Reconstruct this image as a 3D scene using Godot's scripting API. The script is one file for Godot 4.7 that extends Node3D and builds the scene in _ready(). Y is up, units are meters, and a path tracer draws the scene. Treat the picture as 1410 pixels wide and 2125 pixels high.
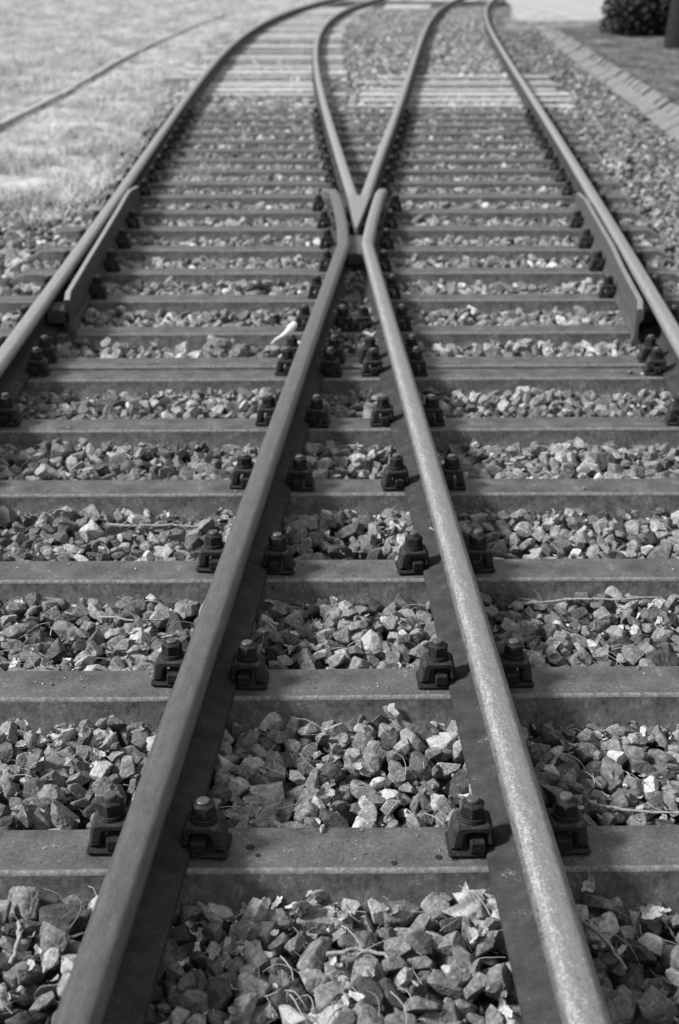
extends Node3D
# A railway turnout seen along its crossing, in black and white. y = 0 is the top of the sleepers, the track runs towards -z.

const RAIL_TOP := 0.149
const KA := [[0.0, -0.467], [-1.5, -0.374], [-3.0, -0.275], [-4.5, -0.171], [-6.0, -0.062], [-7.136, 0.022]]
const KA_WING := [[-7.746, 0.0155], [-8.371, -0.0085], [-8.8, -0.033], [-8.95, -0.05]]
const KB := [[0.0, 0.408], [-1.5, 0.353], [-3.0, 0.298], [-4.5, 0.243], [-6.0, 0.188], [-7.136, 0.1475]]
const KB_WING := [[-7.746, 0.1835], [-8.371, 0.229], [-8.8, 0.262], [-8.95, 0.282]]
const KC := [[0.0, -1.16], [-2.0, -1.196], [-4.0, -1.249], [-6.0, -1.314], [-8.0, -1.387], [-10.0, -1.465], [-13.0, -1.582], [-16.0, -1.693], [-20.0, -1.814], [-24.0, -1.891], [-28.0, -1.913], [-32.0, -1.87], [-36.0, -1.758], [-40.0, -1.574], [-44.0, -1.32], [-48.0, -0.997], [-52.0, -0.61], [-56.0, -0.164], [-62.0, 0.61], [-70.0, 1.9]]
const KVL := [[-8.6, 0.0885], [-10.0, 0.028], [-13.0, -0.097], [-16.0, -0.209], [-20.0, -0.327], [-24.0, -0.399], [-28.0, -0.415], [-32.0, -0.365], [-36.0, -0.242], [-40.0, -0.039], [-44.0, 0.247], [-48.0, 0.619], [-52.0, 1.078], [-56.0, 1.56], [-62.0, 2.4], [-70.0, 3.7]]
const KVR := [[-8.6, 0.158], [-10.0, 0.262], [-13.0, 0.497], [-16.0, 0.724], [-20.0, 1.02], [-24.0, 1.315], [-28.0, 1.618], [-32.0, 1.938], [-36.0, 2.282], [-40.0, 2.659], [-44.0, 3.077], [-48.0, 3.545], [-52.0, 4.071], [-56.0, 4.664], [-62.0, 5.65], [-70.0, 7.2]]
const KD := [[0.0, 0.905], [-2.0, 1.08], [-4.0, 1.248], [-6.0, 1.41], [-8.0, 1.565], [-10.0, 1.717], [-13.0, 1.937], [-16.0, 2.153], [-20.0, 2.437], [-24.0, 2.725], [-28.0, 3.025], [-32.0, 3.342], [-36.0, 3.686], [-40.0, 4.062], [-44.0, 4.479], [-48.0, 4.944], [-52.0, 5.463], [-56.0, 6.045], [-62.0, 7.05], [-70.0, 8.6]]
const ORD := ["first", "second", "third", "fourth", "fifth", "sixth", "seventh", "eighth", "ninth", "tenth", "eleventh", "twelfth", "thirteenth", "fourteenth", "fifteenth", "sixteenth", "seventeenth", "eighteenth", "nineteenth", "twentieth"]
const TENS := {20: "twenty", 30: "thirty", 40: "forty", 50: "fifty"}

var rng := RandomNumberGenerator.new()
var used := {}
var mats := {}
var ridges: Array[float] = []
var stones: Array[ArrayMesh] = []
var bumps := FastNoiseLite.new()


func _ready() -> void:
	rng.seed = 20240
	camera_and_light()
	make_materials()
	bumps.seed = 5
	bumps.frequency = 1.0
	for n in [0.0, 1.0, 2.0, 3.0, 4.0, 5.0, 5.31]:
		ridges.append(-(2.027 + 0.6175 * n))
	for n in 17:
		ridges.append(-(5.826 + 0.6155 * n))
	for k in 14:
		stones.append(make_stone(k))
	ground()
	rails()
	sleepers()
	fastenings()
	check_rails()
	kerbs()
	ballast()
	plants()
	litter()


func camera_and_light() -> void:
	var cam := Camera3D.new()
	cam.name = "camera"
	cam.position = Vector3(0, 1.53, 0)
	cam.rotation.x = -deg_to_rad(22.285)
	cam.near = 0.05
	cam.far = 2000.0
	var a := CameraAttributesPhysical.new()
	a.frustum_focal_length = 31.63
	a.exposure_aperture = 2.7
	a.frustum_focus_distance = 2.95
	cam.attributes = a
	cam.fov = 41.56
	add_child(cam)
	var e := Environment.new()
	e.background_mode = Environment.BG_SKY
	var s := ProceduralSkyMaterial.new()
	s.sky_top_color = Color(0.93, 0.93, 0.93)
	s.sky_horizon_color = Color(0.9, 0.9, 0.9)
	s.sky_curve = 0.2
	s.ground_horizon_color = Color(0.45, 0.45, 0.45)
	s.ground_bottom_color = Color(0.3, 0.3, 0.3)
	s.sun_angle_max = 3.0
	s.energy_multiplier = 1.0
	e.sky = Sky.new()
	e.sky.sky_material = s
	e.background_energy_multiplier = 0.39
	e.tonemap_mode = Environment.TONE_MAPPER_LINEAR
	e.tonemap_exposure = 2.45
	e.sdfgi_enabled = true
	e.ssao_enabled = true
	e.ssil_enabled = true
	var w := WorldEnvironment.new()
	w.name = "sky"
	w.environment = e
	add_child(w)
	var sun := DirectionalLight3D.new()
	sun.name = "sun"
	sun.light_energy = 1.0
	sun.light_angular_distance = 10.0
	sun.light_color = Color(1, 1, 1)
	sun.shadow_enabled = true
	add_child(sun)
	sun.look_at_from_position(Vector3(-6.5, 6.0, 1.0), Vector3.ZERO)


# ---------------------------------------------------------------- textures and materials

func layered(side: int, layers: Array, curve: Array, seed_at: int, tall := 0, across := []) -> Image:
	# layers: [noise type, cycles per picture, octaves, weight]; curve: [noise value 0..1, reflectance] points
	# across: how much the noise value is raised at each share of the height (rubbed against rusted parts of a rail head, plus painted sunlight on its left corner)
	var high := tall if tall else side
	var size := side * high
	var sum := PackedFloat32Array()
	sum.resize(size)
	for l in layers.size():
		var n := FastNoiseLite.new()
		n.seed = seed_at * 17 + l
		n.noise_type = layers[l][0]
		n.frequency = float(layers[l][1]) / side
		n.fractal_octaves = layers[l][2]
		var longer: int = layers[l][4] if layers[l].size() > 4 else 1
		var im := n.get_seamless_image(side / longer, high)
		if longer > 1:
			im.resize(side, high, Image.INTERPOLATE_CUBIC)
		im.convert(Image.FORMAT_L8)
		var d := im.get_data()
		var w: float = layers[l][3]
		for i in size:
			sum[i] += d[i] * w
	# bring every sum to the same mean and spread, so that the curve means the same for all
	var mean := 0.0
	for i in range(0, size, 7):
		mean += sum[i]
	mean /= ceilf(size / 7.0)
	var spread := 0.0
	for i in range(0, size, 7):
		spread += (sum[i] - mean) * (sum[i] - mean)
	spread = sqrt(spread / ceilf(size / 7.0))
	var lut := PackedByteArray()
	lut.resize(512)
	for i in 512:
		lut[i] = clampi(int(255.0 * Color(ramp(curve, i / 511.0), 0, 0).linear_to_srgb().r + 0.5), 0, 255)
	var bytes := PackedByteArray()
	bytes.resize(size * 3)
	var gain := 511.0 * 0.16 / spread
	for y in high:
		var base := 255.5 + (511.0 * ramp(across, float(y) / high) if across.size() else 0.0)
		for i in range(y * side, (y + 1) * side):
			var v := lut[clampi(int(base + (sum[i] - mean) * gain), 0, 511)]
			bytes[i * 3] = v
			bytes[i * 3 + 1] = v
			bytes[i * 3 + 2] = v
	return Image.create_from_data(side, high, false, Image.FORMAT_RGB8, bytes)


func ramp(c: Array, t: float) -> float:
	if t <= c[0][0]:
		return c[0][1]
	for i in range(1, c.size()):
		if t <= c[i][0]:
			return lerpf(c[i - 1][1], c[i][1], (t - c[i - 1][0]) / (c[i][0] - c[i - 1][0]))
	return c[-1][1]


func relief(im: Image, strength: float) -> ImageTexture:
	var n := im.duplicate() as Image
	n.bump_map_to_normal_map(strength)
	return ImageTexture.create_from_image(n)


func mat(called: String, value: float, rough: float, metal := 0.0) -> StandardMaterial3D:
	var m := StandardMaterial3D.new()
	m.resource_name = called
	m.albedo_color = Color(value, value, value).linear_to_srgb()
	m.roughness = rough
	m.metallic = metal
	m.metallic_specular = 0.5 if called.ends_with("head") or called == "bolt_end" else 0.32 if called.begins_with("sleeper") else 0.2 if called.ends_with("iron") else 0.14
	mats[called] = m
	return m


func textured(called: String, im: Image, rough: float, scale3: Vector3, world: bool, bump := 0.0, metal := 0.0, strength := 3.0) -> StandardMaterial3D:
	var m := mat(called, 1.0, rough, metal)
	m.albedo_texture = ImageTexture.create_from_image(im)
	if scale3 != Vector3.ZERO:
		m.uv1_triplanar = true
		m.uv1_world_triplanar = world
		m.uv1_scale = scale3
	if bump > 0.0:
		m.normal_enabled = true
		m.normal_texture = relief(im, strength)
		m.normal_scale = bump
	return m


func make_materials() -> void:
	var S := FastNoiseLite.TYPE_SIMPLEX_SMOOTH
	var P := FastNoiseLite.TYPE_PERLIN
	var K := FastNoiseLite.TYPE_CELLULAR
	var V := FastNoiseLite.TYPE_VALUE
	# sleepers: dull steel with a mottled skin, pale crumbs and dark pits
	textured("sleeper_steel", layered(1024, [[S, 5, 5, 1.1], [V, 330, 2, 1.1], [P, 60, 3, 0.8]], [[0.06, 0.02], [0.3, 0.05], [0.5, 0.066], [0.7, 0.084], [0.86, 0.11], [0.96, 0.24]], 1), 0.62, Vector3(1.7, 1.7, 1.7), true, 1.0, 0.0, 5.0)
	textured("sleeper_side", layered(1024, [[S, 9, 4, 1.0], [V, 300, 2, 0.7], [P, 46, 3, 0.9]], [[0.08, 0.016], [0.3, 0.046], [0.5, 0.068], [0.7, 0.09], [0.86, 0.13], [0.95, 0.26]], 2), 0.7, Vector3(1.9, 1.9, 1.9), true, 1.2, 0.0, 6.0)
	textured("ridge_highlight", layered(512, [[V, 120, 3, 1.0], [S, 14, 3, 0.8]], [[0.1, 0.065], [0.5, 0.12], [0.9, 0.22]], 3), 0.5, Vector3(3, 3, 3), true, 0.3)  # lighter colour paints the highlight along the front ridge of each sleeper
	# rail heads: uv runs along the rail, so isotropic noise becomes drawn-out rolling streaks
	var m := textured("left_rail_head", layered(512, [[S, 6, 4, 0.7], [V, 150, 3, 1.0], [P, 40, 3, 0.5], [S, 30, 3, 0.3, 8]], [[0.08, 0.058], [0.5, 0.082], [0.92, 0.112]], 4), 0.4, Vector3.ZERO, false, 0.1, 0.4)
	m.uv1_scale = Vector3(1.4, 5.0, 1)
	m = textured("right_rail_head", layered(2048, [[V, 150, 3, 1.0], [S, 70, 3, 0.9], [S, 16, 3, 0.4], [S, 44, 3, 0.6, 8]], [[0.08, 0.045], [0.18, 0.07], [0.28, 0.135], [0.5, 0.155], [0.75, 0.172], [0.9, 0.27], [1.1, 0.36]], 5, 512, [[0.0, -0.2], [0.17, -0.2], [0.22, 0.25], [0.34, 0.3], [0.42, 0.12], [0.6, 0.02], [0.8, -0.02], [1.0, -0.1]]), 0.5, Vector3.ZERO, false, 0.04, 0.35)  # left strip also brightened as if its chamfer caught the sun
	m.uv1_scale = Vector3(2.15, 8.62, 1)
	m = textured("outer_rail_head", layered(512, [[S, 10, 4, 0.8], [V, 140, 2, 0.6], [S, 30, 3, 0.9, 8]], [[0.1, 0.15], [0.5, 0.225], [0.9, 0.31]], 6), 0.42, Vector3.ZERO, false, 0.12, 0.4)
	m.uv1_scale = Vector3(0.8, 12.0, 1)
	textured("rail_body", layered(512, [[S, 7, 4, 1.0], [V, 160, 2, 0.5]], [[0.1, 0.036], [0.5, 0.056], [0.85, 0.075], [0.95, 0.16]], 7), 0.62, Vector3(2.3, 2.3, 2.3), true, 0.25)
	textured("rail_steel", layered(512, [[S, 7, 4, 1.0], [V, 160, 2, 0.8]], [[0.1, 0.02], [0.5, 0.034], [0.82, 0.05], [0.9, 0.08], [0.97, 0.22]], 27), 0.62, Vector3(2.3, 2.3, 2.3), true, 0.4)
	textured("greasy_iron", layered(512, [[S, 12, 4, 1.0], [V, 130, 2, 0.5]], [[0.1, 0.009], [0.5, 0.018], [0.85, 0.03], [0.95, 0.07]], 8), 0.5, Vector3(9, 9, 9), false, 0.5)
	mat("bolt_end", 0.05, 0.5, 0.2)
	textured("clamp_iron", layered(512, [[S, 10, 4, 1.0], [V, 130, 2, 0.5]], [[0.1, 0.014], [0.5, 0.028], [0.85, 0.045], [0.95, 0.1]], 18), 0.52, Vector3(9, 9, 9), false, 0.5)
	# stones: object-space mottling with pale veins and crumbs; the tone of each stone is its own
	var st := layered(1024, [[P, 16, 5, 1.0], [V, 200, 3, 0.6], [P, 46, 3, 0.6], [S, 5, 3, 0.6]], [[0.08, 0.05], [0.3, 0.105], [0.5, 0.148], [0.7, 0.2], [0.88, 0.31], [0.97, 0.47]], 9)
	for k in 6:
		m = textured("stone_tone_%d" % k, st, 0.8, Vector3(0.24, 0.24, 0.24), false, 1.7, 0.0, 11.0)
		m.albedo_color = Color(1, 1, 1) * [0.62, 0.78, 0.9, 1.0, 1.0, 1.0][k]
		m.albedo_color.a = 1.0
	var pale := layered(512, [[P, 14, 5, 1.0], [V, 130, 3, 0.8]], [[0.08, 0.14], [0.3, 0.22], [0.5, 0.28], [0.7, 0.35], [0.95, 0.5]], 10)
	for k in [4, 5]:
		mats["stone_tone_%d" % k].albedo_texture = ImageTexture.create_from_image(pale)
	m = textured("loose_stone", st, 0.8, Vector3(0.24, 0.24, 0.24), false, 1.7, 0.0, 11.0)
	m.vertex_color_use_as_albedo = true
	textured("ballast_soil", layered(1024, [[P, 40, 5, 1.0], [V, 300, 2, 0.8]], [[0.1, 0.015], [0.5, 0.04], [0.8, 0.08], [0.95, 0.2]], 11), 0.95, Vector3(1.3, 1.3, 1.3), true, 1.0)
	textured("dry_ground", layered(1024, [[P, 24, 5, 1.0], [V, 260, 2, 0.6], [S, 3, 3, 0.8]], [[0.1, 0.14], [0.5, 0.29], [0.9, 0.43]], 12), 0.95, Vector3(0.45, 0.45, 0.45), true, 0.6)
	textured("verge_soil", layered(512, [[P, 24, 5, 1.0], [V, 160, 2, 0.6], [S, 3, 3, 0.8]], [[0.1, 0.05], [0.5, 0.11], [0.9, 0.19]], 13), 0.95, Vector3(0.5, 0.5, 0.5), true, 0.6)
	textured("pale_path", layered(512, [[P, 30, 4, 1.0], [S, 4, 3, 1.0]], [[0.08, 0.17], [0.3, 0.23], [0.5, 0.27], [0.9, 0.34]], 14), 0.9, Vector3(0.3, 0.3, 0.3), true, 0.2)
	textured("concrete", layered(512, [[P, 20, 5, 1.0], [V, 150, 2, 0.6], [S, 4, 3, 0.7]], [[0.1, 0.08], [0.5, 0.14], [0.9, 0.21]], 15), 0.85, Vector3(1.2, 1.2, 1.2), true, 0.4)
	var pt := layered(512, [[P, 20, 5, 1.0], [V, 150, 2, 0.6], [S, 6, 3, 0.9]], [[0.1, 0.18], [0.5, 0.33], [0.9, 0.48]], 16)
	for k in 3:
		m = textured("pale_timber_%d" % k, pt, 0.85, Vector3(0.5, 3.0, 3.0), false, 0.6)
		m.albedo_color = Color(1, 1, 1) * [0.8, 0.93, 1.05][k]
		m.albedo_color.a = 1.0
	textured("bark", layered(512, [[P, 20, 5, 1.0], [V, 100, 2, 0.6]], [[0.25, 0.01], [0.5, 0.022], [0.75, 0.04]], 17), 0.9, Vector3(2, 0.6, 2), true, 1.0)
	for spec in [["dry_grass", 0.45], ["verge_grass", 0.17], ["straw", 0.34], ["bush_leaf", 0.035]]:
		m = mat(spec[0], spec[1], 0.7)
		m.vertex_color_use_as_albedo = true
		m.cull_mode = BaseMaterial3D.CULL_DISABLED
		if spec[0] != "bush_leaf":
			m.backlight_enabled = true
			m.backlight = Color(0.5, 0.5, 0.5)
	var lf := layered(512, [[S, 6, 4, 1.0], [V, 90, 3, 0.5], [P, 30, 3, 0.8]], [[0.1, 0.05], [0.3, 0.16], [0.5, 0.3], [0.8, 0.42]], 19)
	m = textured("dead_leaf", lf, 0.75, Vector3(0.35, 0.35, 0.35), false, 1.0)
	m.vertex_color_use_as_albedo = true
	m.cull_mode = BaseMaterial3D.CULL_DISABLED
	m = textured("pale_leaf", lf, 0.7, Vector3(9, 9, 9), false, 0.6)
	m.cull_mode = BaseMaterial3D.CULL_DISABLED
	m = textured("bright_leaf", layered(512, [[S, 6, 4, 1.0], [V, 90, 3, 0.5], [P, 30, 3, 0.8]], [[0.06, 0.05], [0.2, 0.18], [0.5, 0.34], [0.9, 0.5]], 29), 0.7, Vector3(9, 9, 9), false, 0.6)
	m.cull_mode = BaseMaterial3D.CULL_DISABLED
	textured("twig_bark", layered(256, [[S, 6, 4, 1.0], [V, 60, 3, 0.5]], [[0.1, 0.1], [0.5, 0.22], [0.9, 0.34]], 20), 0.8, Vector3(14, 14, 14), false, 0.4)
	mat("white_scrap", 0.85, 0.5)
	mat("oil_stain", 0.022, 0.4)


# ---------------------------------------------------------------- naming

func numbered(called: String) -> String:
	var n: int = used.get(called, 0)
	used[called] = n + 1
	return called if n == 0 else "%s_%03d" % [called, n]


func thing(called: String, label: String, category: String, group := "", at := Vector3.ZERO, turn := 0.0) -> Node3D:
	var o := Node3D.new()
	o.name = numbered(called)
	o.position = at
	o.rotation.y = turn
	add_child(o, true)
	tag(o, label, category, group)
	return o


func tag(o: Node3D, label: String, category: String, group := "") -> void:
	o.set_meta("label", label)
	o.set_meta("category", category)
	if group:
		o.set_meta("group", group)


func part(called: String, mesh: Mesh, m: String, parent: Node, at := Vector3.ZERO, turn := 0.0) -> MeshInstance3D:
	var o := MeshInstance3D.new()
	o.name = called if parent != self else numbered(called)
	o.mesh = mesh
	if m:
		o.material_override = mats[m]
	o.position = at
	o.rotation.y = turn
	parent.add_child(o, true)
	return o


func ordinal(n: int) -> String:
	if n < 20:
		return ORD[n]
	var t: int = ((n + 1) / 10) * 10
	if (n + 1) == t:
		return {30: "thirtieth", 40: "fortieth", 50: "fiftieth"}[t]
	return TENS[t] + "-" + ORD[n - t]


# ---------------------------------------------------------------- mesh tools

func tri(st: SurfaceTool, p: Array, n: Array, uv := []) -> void:
	var face: Vector3 = (p[2] - p[0]).cross(p[1] - p[0])
	var order := [0, 1, 2] if face.dot(n[0] + n[1] + n[2]) >= 0.0 else [0, 2, 1]
	for k in order:
		st.set_normal(n[k])
		if uv.size():
			st.set_uv(uv[k])
		st.add_vertex(p[k])


func flat(st: SurfaceTool, a: Vector3, b: Vector3, c: Vector3, out: Vector3) -> void:
	var n := (c - a).cross(b - a).normalized()
	if n.dot(out) < 0.0:
		n = -n
	tri(st, [a, b, c], [n, n, n])


func curve_points(keys: Array, step := 0.5) -> PackedVector3Array:
	var out := PackedVector3Array()
	for i in keys.size() - 1:
		var p1 := Vector2(keys[i][0], keys[i][1])
		var p2 := Vector2(keys[i + 1][0], keys[i + 1][1])
		var p0 := Vector2(keys[i - 1][0], keys[i - 1][1]) if i > 0 else p1 * 2.0 - p2
		var p3 := Vector2(keys[i + 2][0], keys[i + 2][1]) if i + 2 < keys.size() else p2 * 2.0 - p1
		var n := maxi(1, int(absf(p2.x - p1.x) / step))
		for k in n:
			var t := float(k) / n
			var x := cubic_interpolate_in_time(p1.y, p2.y, p0.y, p3.y, t, p2.x - p1.x, p0.x - p1.x, p3.x - p1.x)
			out.append(Vector3(x, 0, lerpf(p1.x, p2.x, t)))
	out.append(Vector3(keys[-1][1], 0, keys[-1][0]))
	return out


func table(path: PackedVector3Array) -> PackedFloat32Array:
	# x every 10 cm along z, for quick look-up
	var t := PackedFloat32Array()
	for i in 640:
		t.append(at_z(path, -0.1 * i))
	return t


func quick(t: PackedFloat32Array, z: float) -> float:
	var f := clampf(-z * 10.0, 0.0, 638.0)
	var i := int(f)
	return lerpf(t[i], t[i + 1], f - i)


func at_z(path: PackedVector3Array, z: float) -> float:
	for i in path.size() - 1:
		if path[i + 1].z <= z:
			return lerpf(path[i].x, path[i + 1].x, (z - path[i].z) / (path[i + 1].z - path[i].z))
	return path[-1].x


func heading(path: PackedVector3Array, z: float) -> float:
	# turn about y that lays the local -z axis along the path
	return -atan2(at_z(path, z - 0.1) - at_z(path, z + 0.1), 0.2)


func sweep(path: PackedVector3Array, prof: PackedVector2Array, closed: bool, caps := 0, lift := PackedFloat32Array()) -> ArrayMesh:
	# prof: (to the right of the path, up), walked so that the outside lies to its left. caps: 1 start, 2 end, 3 both
	var st := SurfaceTool.new()
	st.begin(Mesh.PRIMITIVE_TRIANGLES)
	var n := prof.size()
	var edges := n if closed else n - 1
	var en: Array[Vector2] = []
	for i in edges:
		var d := prof[(i + 1) % n] - prof[i]
		en.append(Vector2(-d.y, d.x).normalized())
	var around := [0.0]
	for i in edges:
		around.append(around[i] + prof[i].distance_to(prof[(i + 1) % n]))
	var rights: Array[Vector3] = []
	var along := [0.0]
	for i in path.size():
		var a := path[maxi(i - 1, 0)]
		var b := path[mini(i + 1, path.size() - 1)]
		var t := Vector3(b.x - a.x, 0, b.z - a.z).normalized()
		var r := t.cross(Vector3.UP)
		if i > 0 and i < path.size() - 1:
			var t1 := (path[i] - path[i - 1]).normalized()
			r /= maxf(0.4, sqrt((1.0 + t1.dot((path[i + 1] - path[i]).normalized())) / 2.0))
		rights.append(r)
		if i > 0:
			along.append(along[i - 1] + path[i].distance_to(path[i - 1]))
	var at := func(i: int, k: int) -> Vector3: return path[i] + rights[i] * prof[k % n].x + Vector3.UP * (prof[k % n].y + (lift[i] if lift.size() else 0.0))
	for k in edges:
		# soft corner where two sides meet at less than 40 degrees
		var n0 := en[k]
		var n1 := en[k]
		if (closed or k > 0) and en[k].dot(en[(k - 1 + edges) % edges]) > 0.76:
			n0 = (en[k] + en[(k - 1 + edges) % edges]).normalized()
		if (closed or k < edges - 1) and en[k].dot(en[(k + 1) % edges]) > 0.76:
			n1 = (en[k] + en[(k + 1) % edges]).normalized()
		for i in path.size() - 1:
			var r0 := rights[i].normalized()
			var r1 := rights[i + 1].normalized()
			var a: Vector3 = at.call(i, k)
			var b: Vector3 = at.call(i, k + 1)
			var c: Vector3 = at.call(i + 1, k)
			var d: Vector3 = at.call(i + 1, k + 1)
			var na := r0 * n0.x + Vector3.UP * n0.y
			var nb := r0 * n1.x + Vector3.UP * n1.y
			var nc := r1 * n0.x + Vector3.UP * n0.y
			var nd := r1 * n1.x + Vector3.UP * n1.y
			var ua := Vector2(along[i], around[k])
			var ub := Vector2(along[i], around[k + 1])
			var uc := Vector2(along[i + 1], around[k])
			var ud := Vector2(along[i + 1], around[k + 1])
			tri(st, [a, b, c], [na, nb, nc], [ua, ub, uc])
			tri(st, [b, d, c], [nb, nd, nc], [ub, ud, uc])
	if caps:
		var idx := Geometry2D.triangulate_polygon(prof)
		for side in [0, 1]:
			if not caps & (side + 1):
				continue
			var i := 0 if side == 0 else path.size() - 1
			var out := (path[0] - path[1]) if side == 0 else (path[-1] - path[-2])
			out = out.normalized()
			for j in range(0, idx.size(), 3):
				tri(st, [at.call(i, idx[j]), at.call(i, idx[j + 1]), at.call(i, idx[j + 2])], [out, out, out], [Vector2.ZERO, Vector2(0.01, 0), Vector2(0, 0.01)])
	return st.commit()


func mirrored(half: Array) -> PackedVector2Array:
	# half: right-hand side of a shape, from low to high; returns left ... right over the top
	var out := PackedVector2Array()
	for p in half:
		out.append(Vector2(-p[0], p[1]))
	for i in range(half.size() - 1, -1, -1):
		if half[i][0] != 0.0:
			out.append(Vector2(half[i][0], half[i][1]))
	return out


func extrude(poly: Array, depth: float, bevel: float) -> ArrayMesh:
	# poly in (x, y), extruded along z about 0, both rims chamfered by bevel
	var pts := PackedVector2Array()
	for p in poly:
		pts.append(Vector2(p[0], p[1]))
	if Geometry2D.is_polygon_clockwise(pts):
		pts.reverse()
	var n := pts.size()
	var small := PackedVector2Array()
	for i in n:
		var e0 := (pts[i] - pts[(i - 1 + n) % n]).normalized()
		var e1 := (pts[(i + 1) % n] - pts[i]).normalized()
		var inn := (Vector2(-e0.y, e0.x) + Vector2(-e1.y, e1.x))
		inn = inn.normalized() / maxf(0.35, inn.length() / 2.0)
		small.append(pts[i] + inn * bevel)
	var st := SurfaceTool.new()
	st.begin(Mesh.PRIMITIVE_TRIANGLES)
	var h := depth / 2.0
	var rings := [[small, -h], [pts, -h + bevel], [pts, h - bevel], [small, h]]
	for r in 3:
		for i in n:
			var j := (i + 1) % n
			var e := pts[j] - pts[i]
			var out := Vector3(e.y, -e.x, 0).normalized() + Vector3(0, 0, [-1.0, 0.0, 1.0][r])
			var a := Vector3(rings[r][0][i].x, rings[r][0][i].y, rings[r][1])
			var b := Vector3(rings[r][0][j].x, rings[r][0][j].y, rings[r][1])
			var c := Vector3(rings[r + 1][0][i].x, rings[r + 1][0][i].y, rings[r + 1][1])
			var d := Vector3(rings[r + 1][0][j].x, rings[r + 1][0][j].y, rings[r + 1][1])
			flat(st, a, b, c, out)
			flat(st, b, d, c, out)
	var idx := Geometry2D.triangulate_polygon(small)
	for side in [-1.0, 1.0]:
		for j in range(0, idx.size(), 3):
			var q: Array = []
			for k in 3:
				q.append(Vector3(small[idx[j + k]].x, small[idx[j + k]].y, h * side))
			flat(st, q[0], q[1], q[2], Vector3(0, 0, side))
	return st.commit()


func lathe(prof: Array, sides: int, hex := 0.0) -> ArrayMesh:
	# prof: (radius, height) from bottom to top; a third entry 1 makes that ring six-sided
	var st := SurfaceTool.new()
	st.begin(Mesh.PRIMITIVE_TRIANGLES)
	var ring := func(k: int, i: int) -> Vector3:
		var ang := TAU * i / sides
		var r: float = prof[k][0]
		if prof[k].size() > 2:
			r /= cos(fposmod(ang, TAU / 6.0) - TAU / 12.0)
		return Vector3(cos(ang + hex) * r, prof[k][1], sin(ang + hex) * r)
	for k in prof.size() - 1:
		for i in sides:
			var a: Vector3 = ring.call(k, i)
			var b: Vector3 = ring.call(k, i + 1)
			var c: Vector3 = ring.call(k + 1, i)
			var d: Vector3 = ring.call(k + 1, i + 1)
			var mid := (a + b + c + d) / 4.0
			var out := Vector3(mid.x, 0, mid.z).normalized() + Vector3.UP * (0.3 if prof[k + 1][0] < prof[k][0] else -0.3 if prof[k + 1][0] > prof[k][0] else 0.0)
			if absf(prof[k + 1][1] - prof[k][1]) < 1e-5:
				out = Vector3.UP if prof[k + 1][0] < prof[k][0] else Vector3.DOWN
			if a.distance_to(b) > 1e-6:
				flat(st, a, b, c, out)
			if c.distance_to(d) > 1e-6:
				flat(st, b, d, c, out)
	return st.commit()


func tube(pts: Array, r0: float, r1: float, sides := 6) -> ArrayMesh:
	var st := SurfaceTool.new()
	st.begin(Mesh.PRIMITIVE_TRIANGLES)
	add_tube(st, pts, r0, r1, sides)
	return st.commit()


func add_tube(st: SurfaceTool, pts: Array, r0: float, r1: float, sides := 6) -> void:
	var n := pts.size()
	var rings: Array = []
	for i in n:
		var t: Vector3 = (pts[mini(i + 1, n - 1)] - pts[maxi(i - 1, 0)]).normalized()
		var s := t.cross(Vector3.UP if absf(t.y) < 0.9 else Vector3.RIGHT).normalized()
		var u := s.cross(t)
		var r := lerpf(r0, r1, float(i) / (n - 1))
		var ring: Array = []
		for k in sides:
			var d := s * cos(TAU * k / sides) + u * sin(TAU * k / sides)
			ring.append([pts[i] + d * r, d])
		rings.append(ring)
	for i in n - 1:
		for k in sides:
			var a: Array = rings[i][k]
			var b: Array = rings[i][(k + 1) % sides]
			var c: Array = rings[i + 1][k]
			var d: Array = rings[i + 1][(k + 1) % sides]
			tri(st, [a[0], b[0], c[0]], [a[1], b[1], c[1]])
			tri(st, [b[0], d[0], c[0]], [b[1], d[1], c[1]])
	for e in [0, n - 1]:
		var out: Vector3 = (pts[0] - pts[1]) if e == 0 else (pts[-1] - pts[-2])
		out = out.normalized()
		for k in range(1, sides - 1):
			tri(st, [rings[e][0][0], rings[e][k][0], rings[e][k + 1][0]], [out, out, out])


func sheet(poly: Array, y: float) -> ArrayMesh:
	var p := PackedVector2Array()
	for q in poly:
		p.append(Vector2(q[0], q[1]))
	var st := SurfaceTool.new()
	st.begin(Mesh.PRIMITIVE_TRIANGLES)
	var idx := Geometry2D.triangulate_polygon(p)
	for j in range(0, idx.size(), 3):
		var q: Array = []
		for k in 3:
			q.append(Vector3(p[idx[j + k]].x, y, p[idx[j + k]].y))
		tri(st, q, [Vector3.UP, Vector3.UP, Vector3.UP])
	return st.commit()


func strip(left: PackedVector3Array, right: PackedVector3Array) -> ArrayMesh:
	var st := SurfaceTool.new()
	st.begin(Mesh.PRIMITIVE_TRIANGLES)
	for i in left.size() - 1:
		flat(st, left[i], right[i], left[i + 1], Vector3.UP)
		flat(st, right[i], right[i + 1], left[i + 1], Vector3.UP)
	return st.commit()


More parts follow.
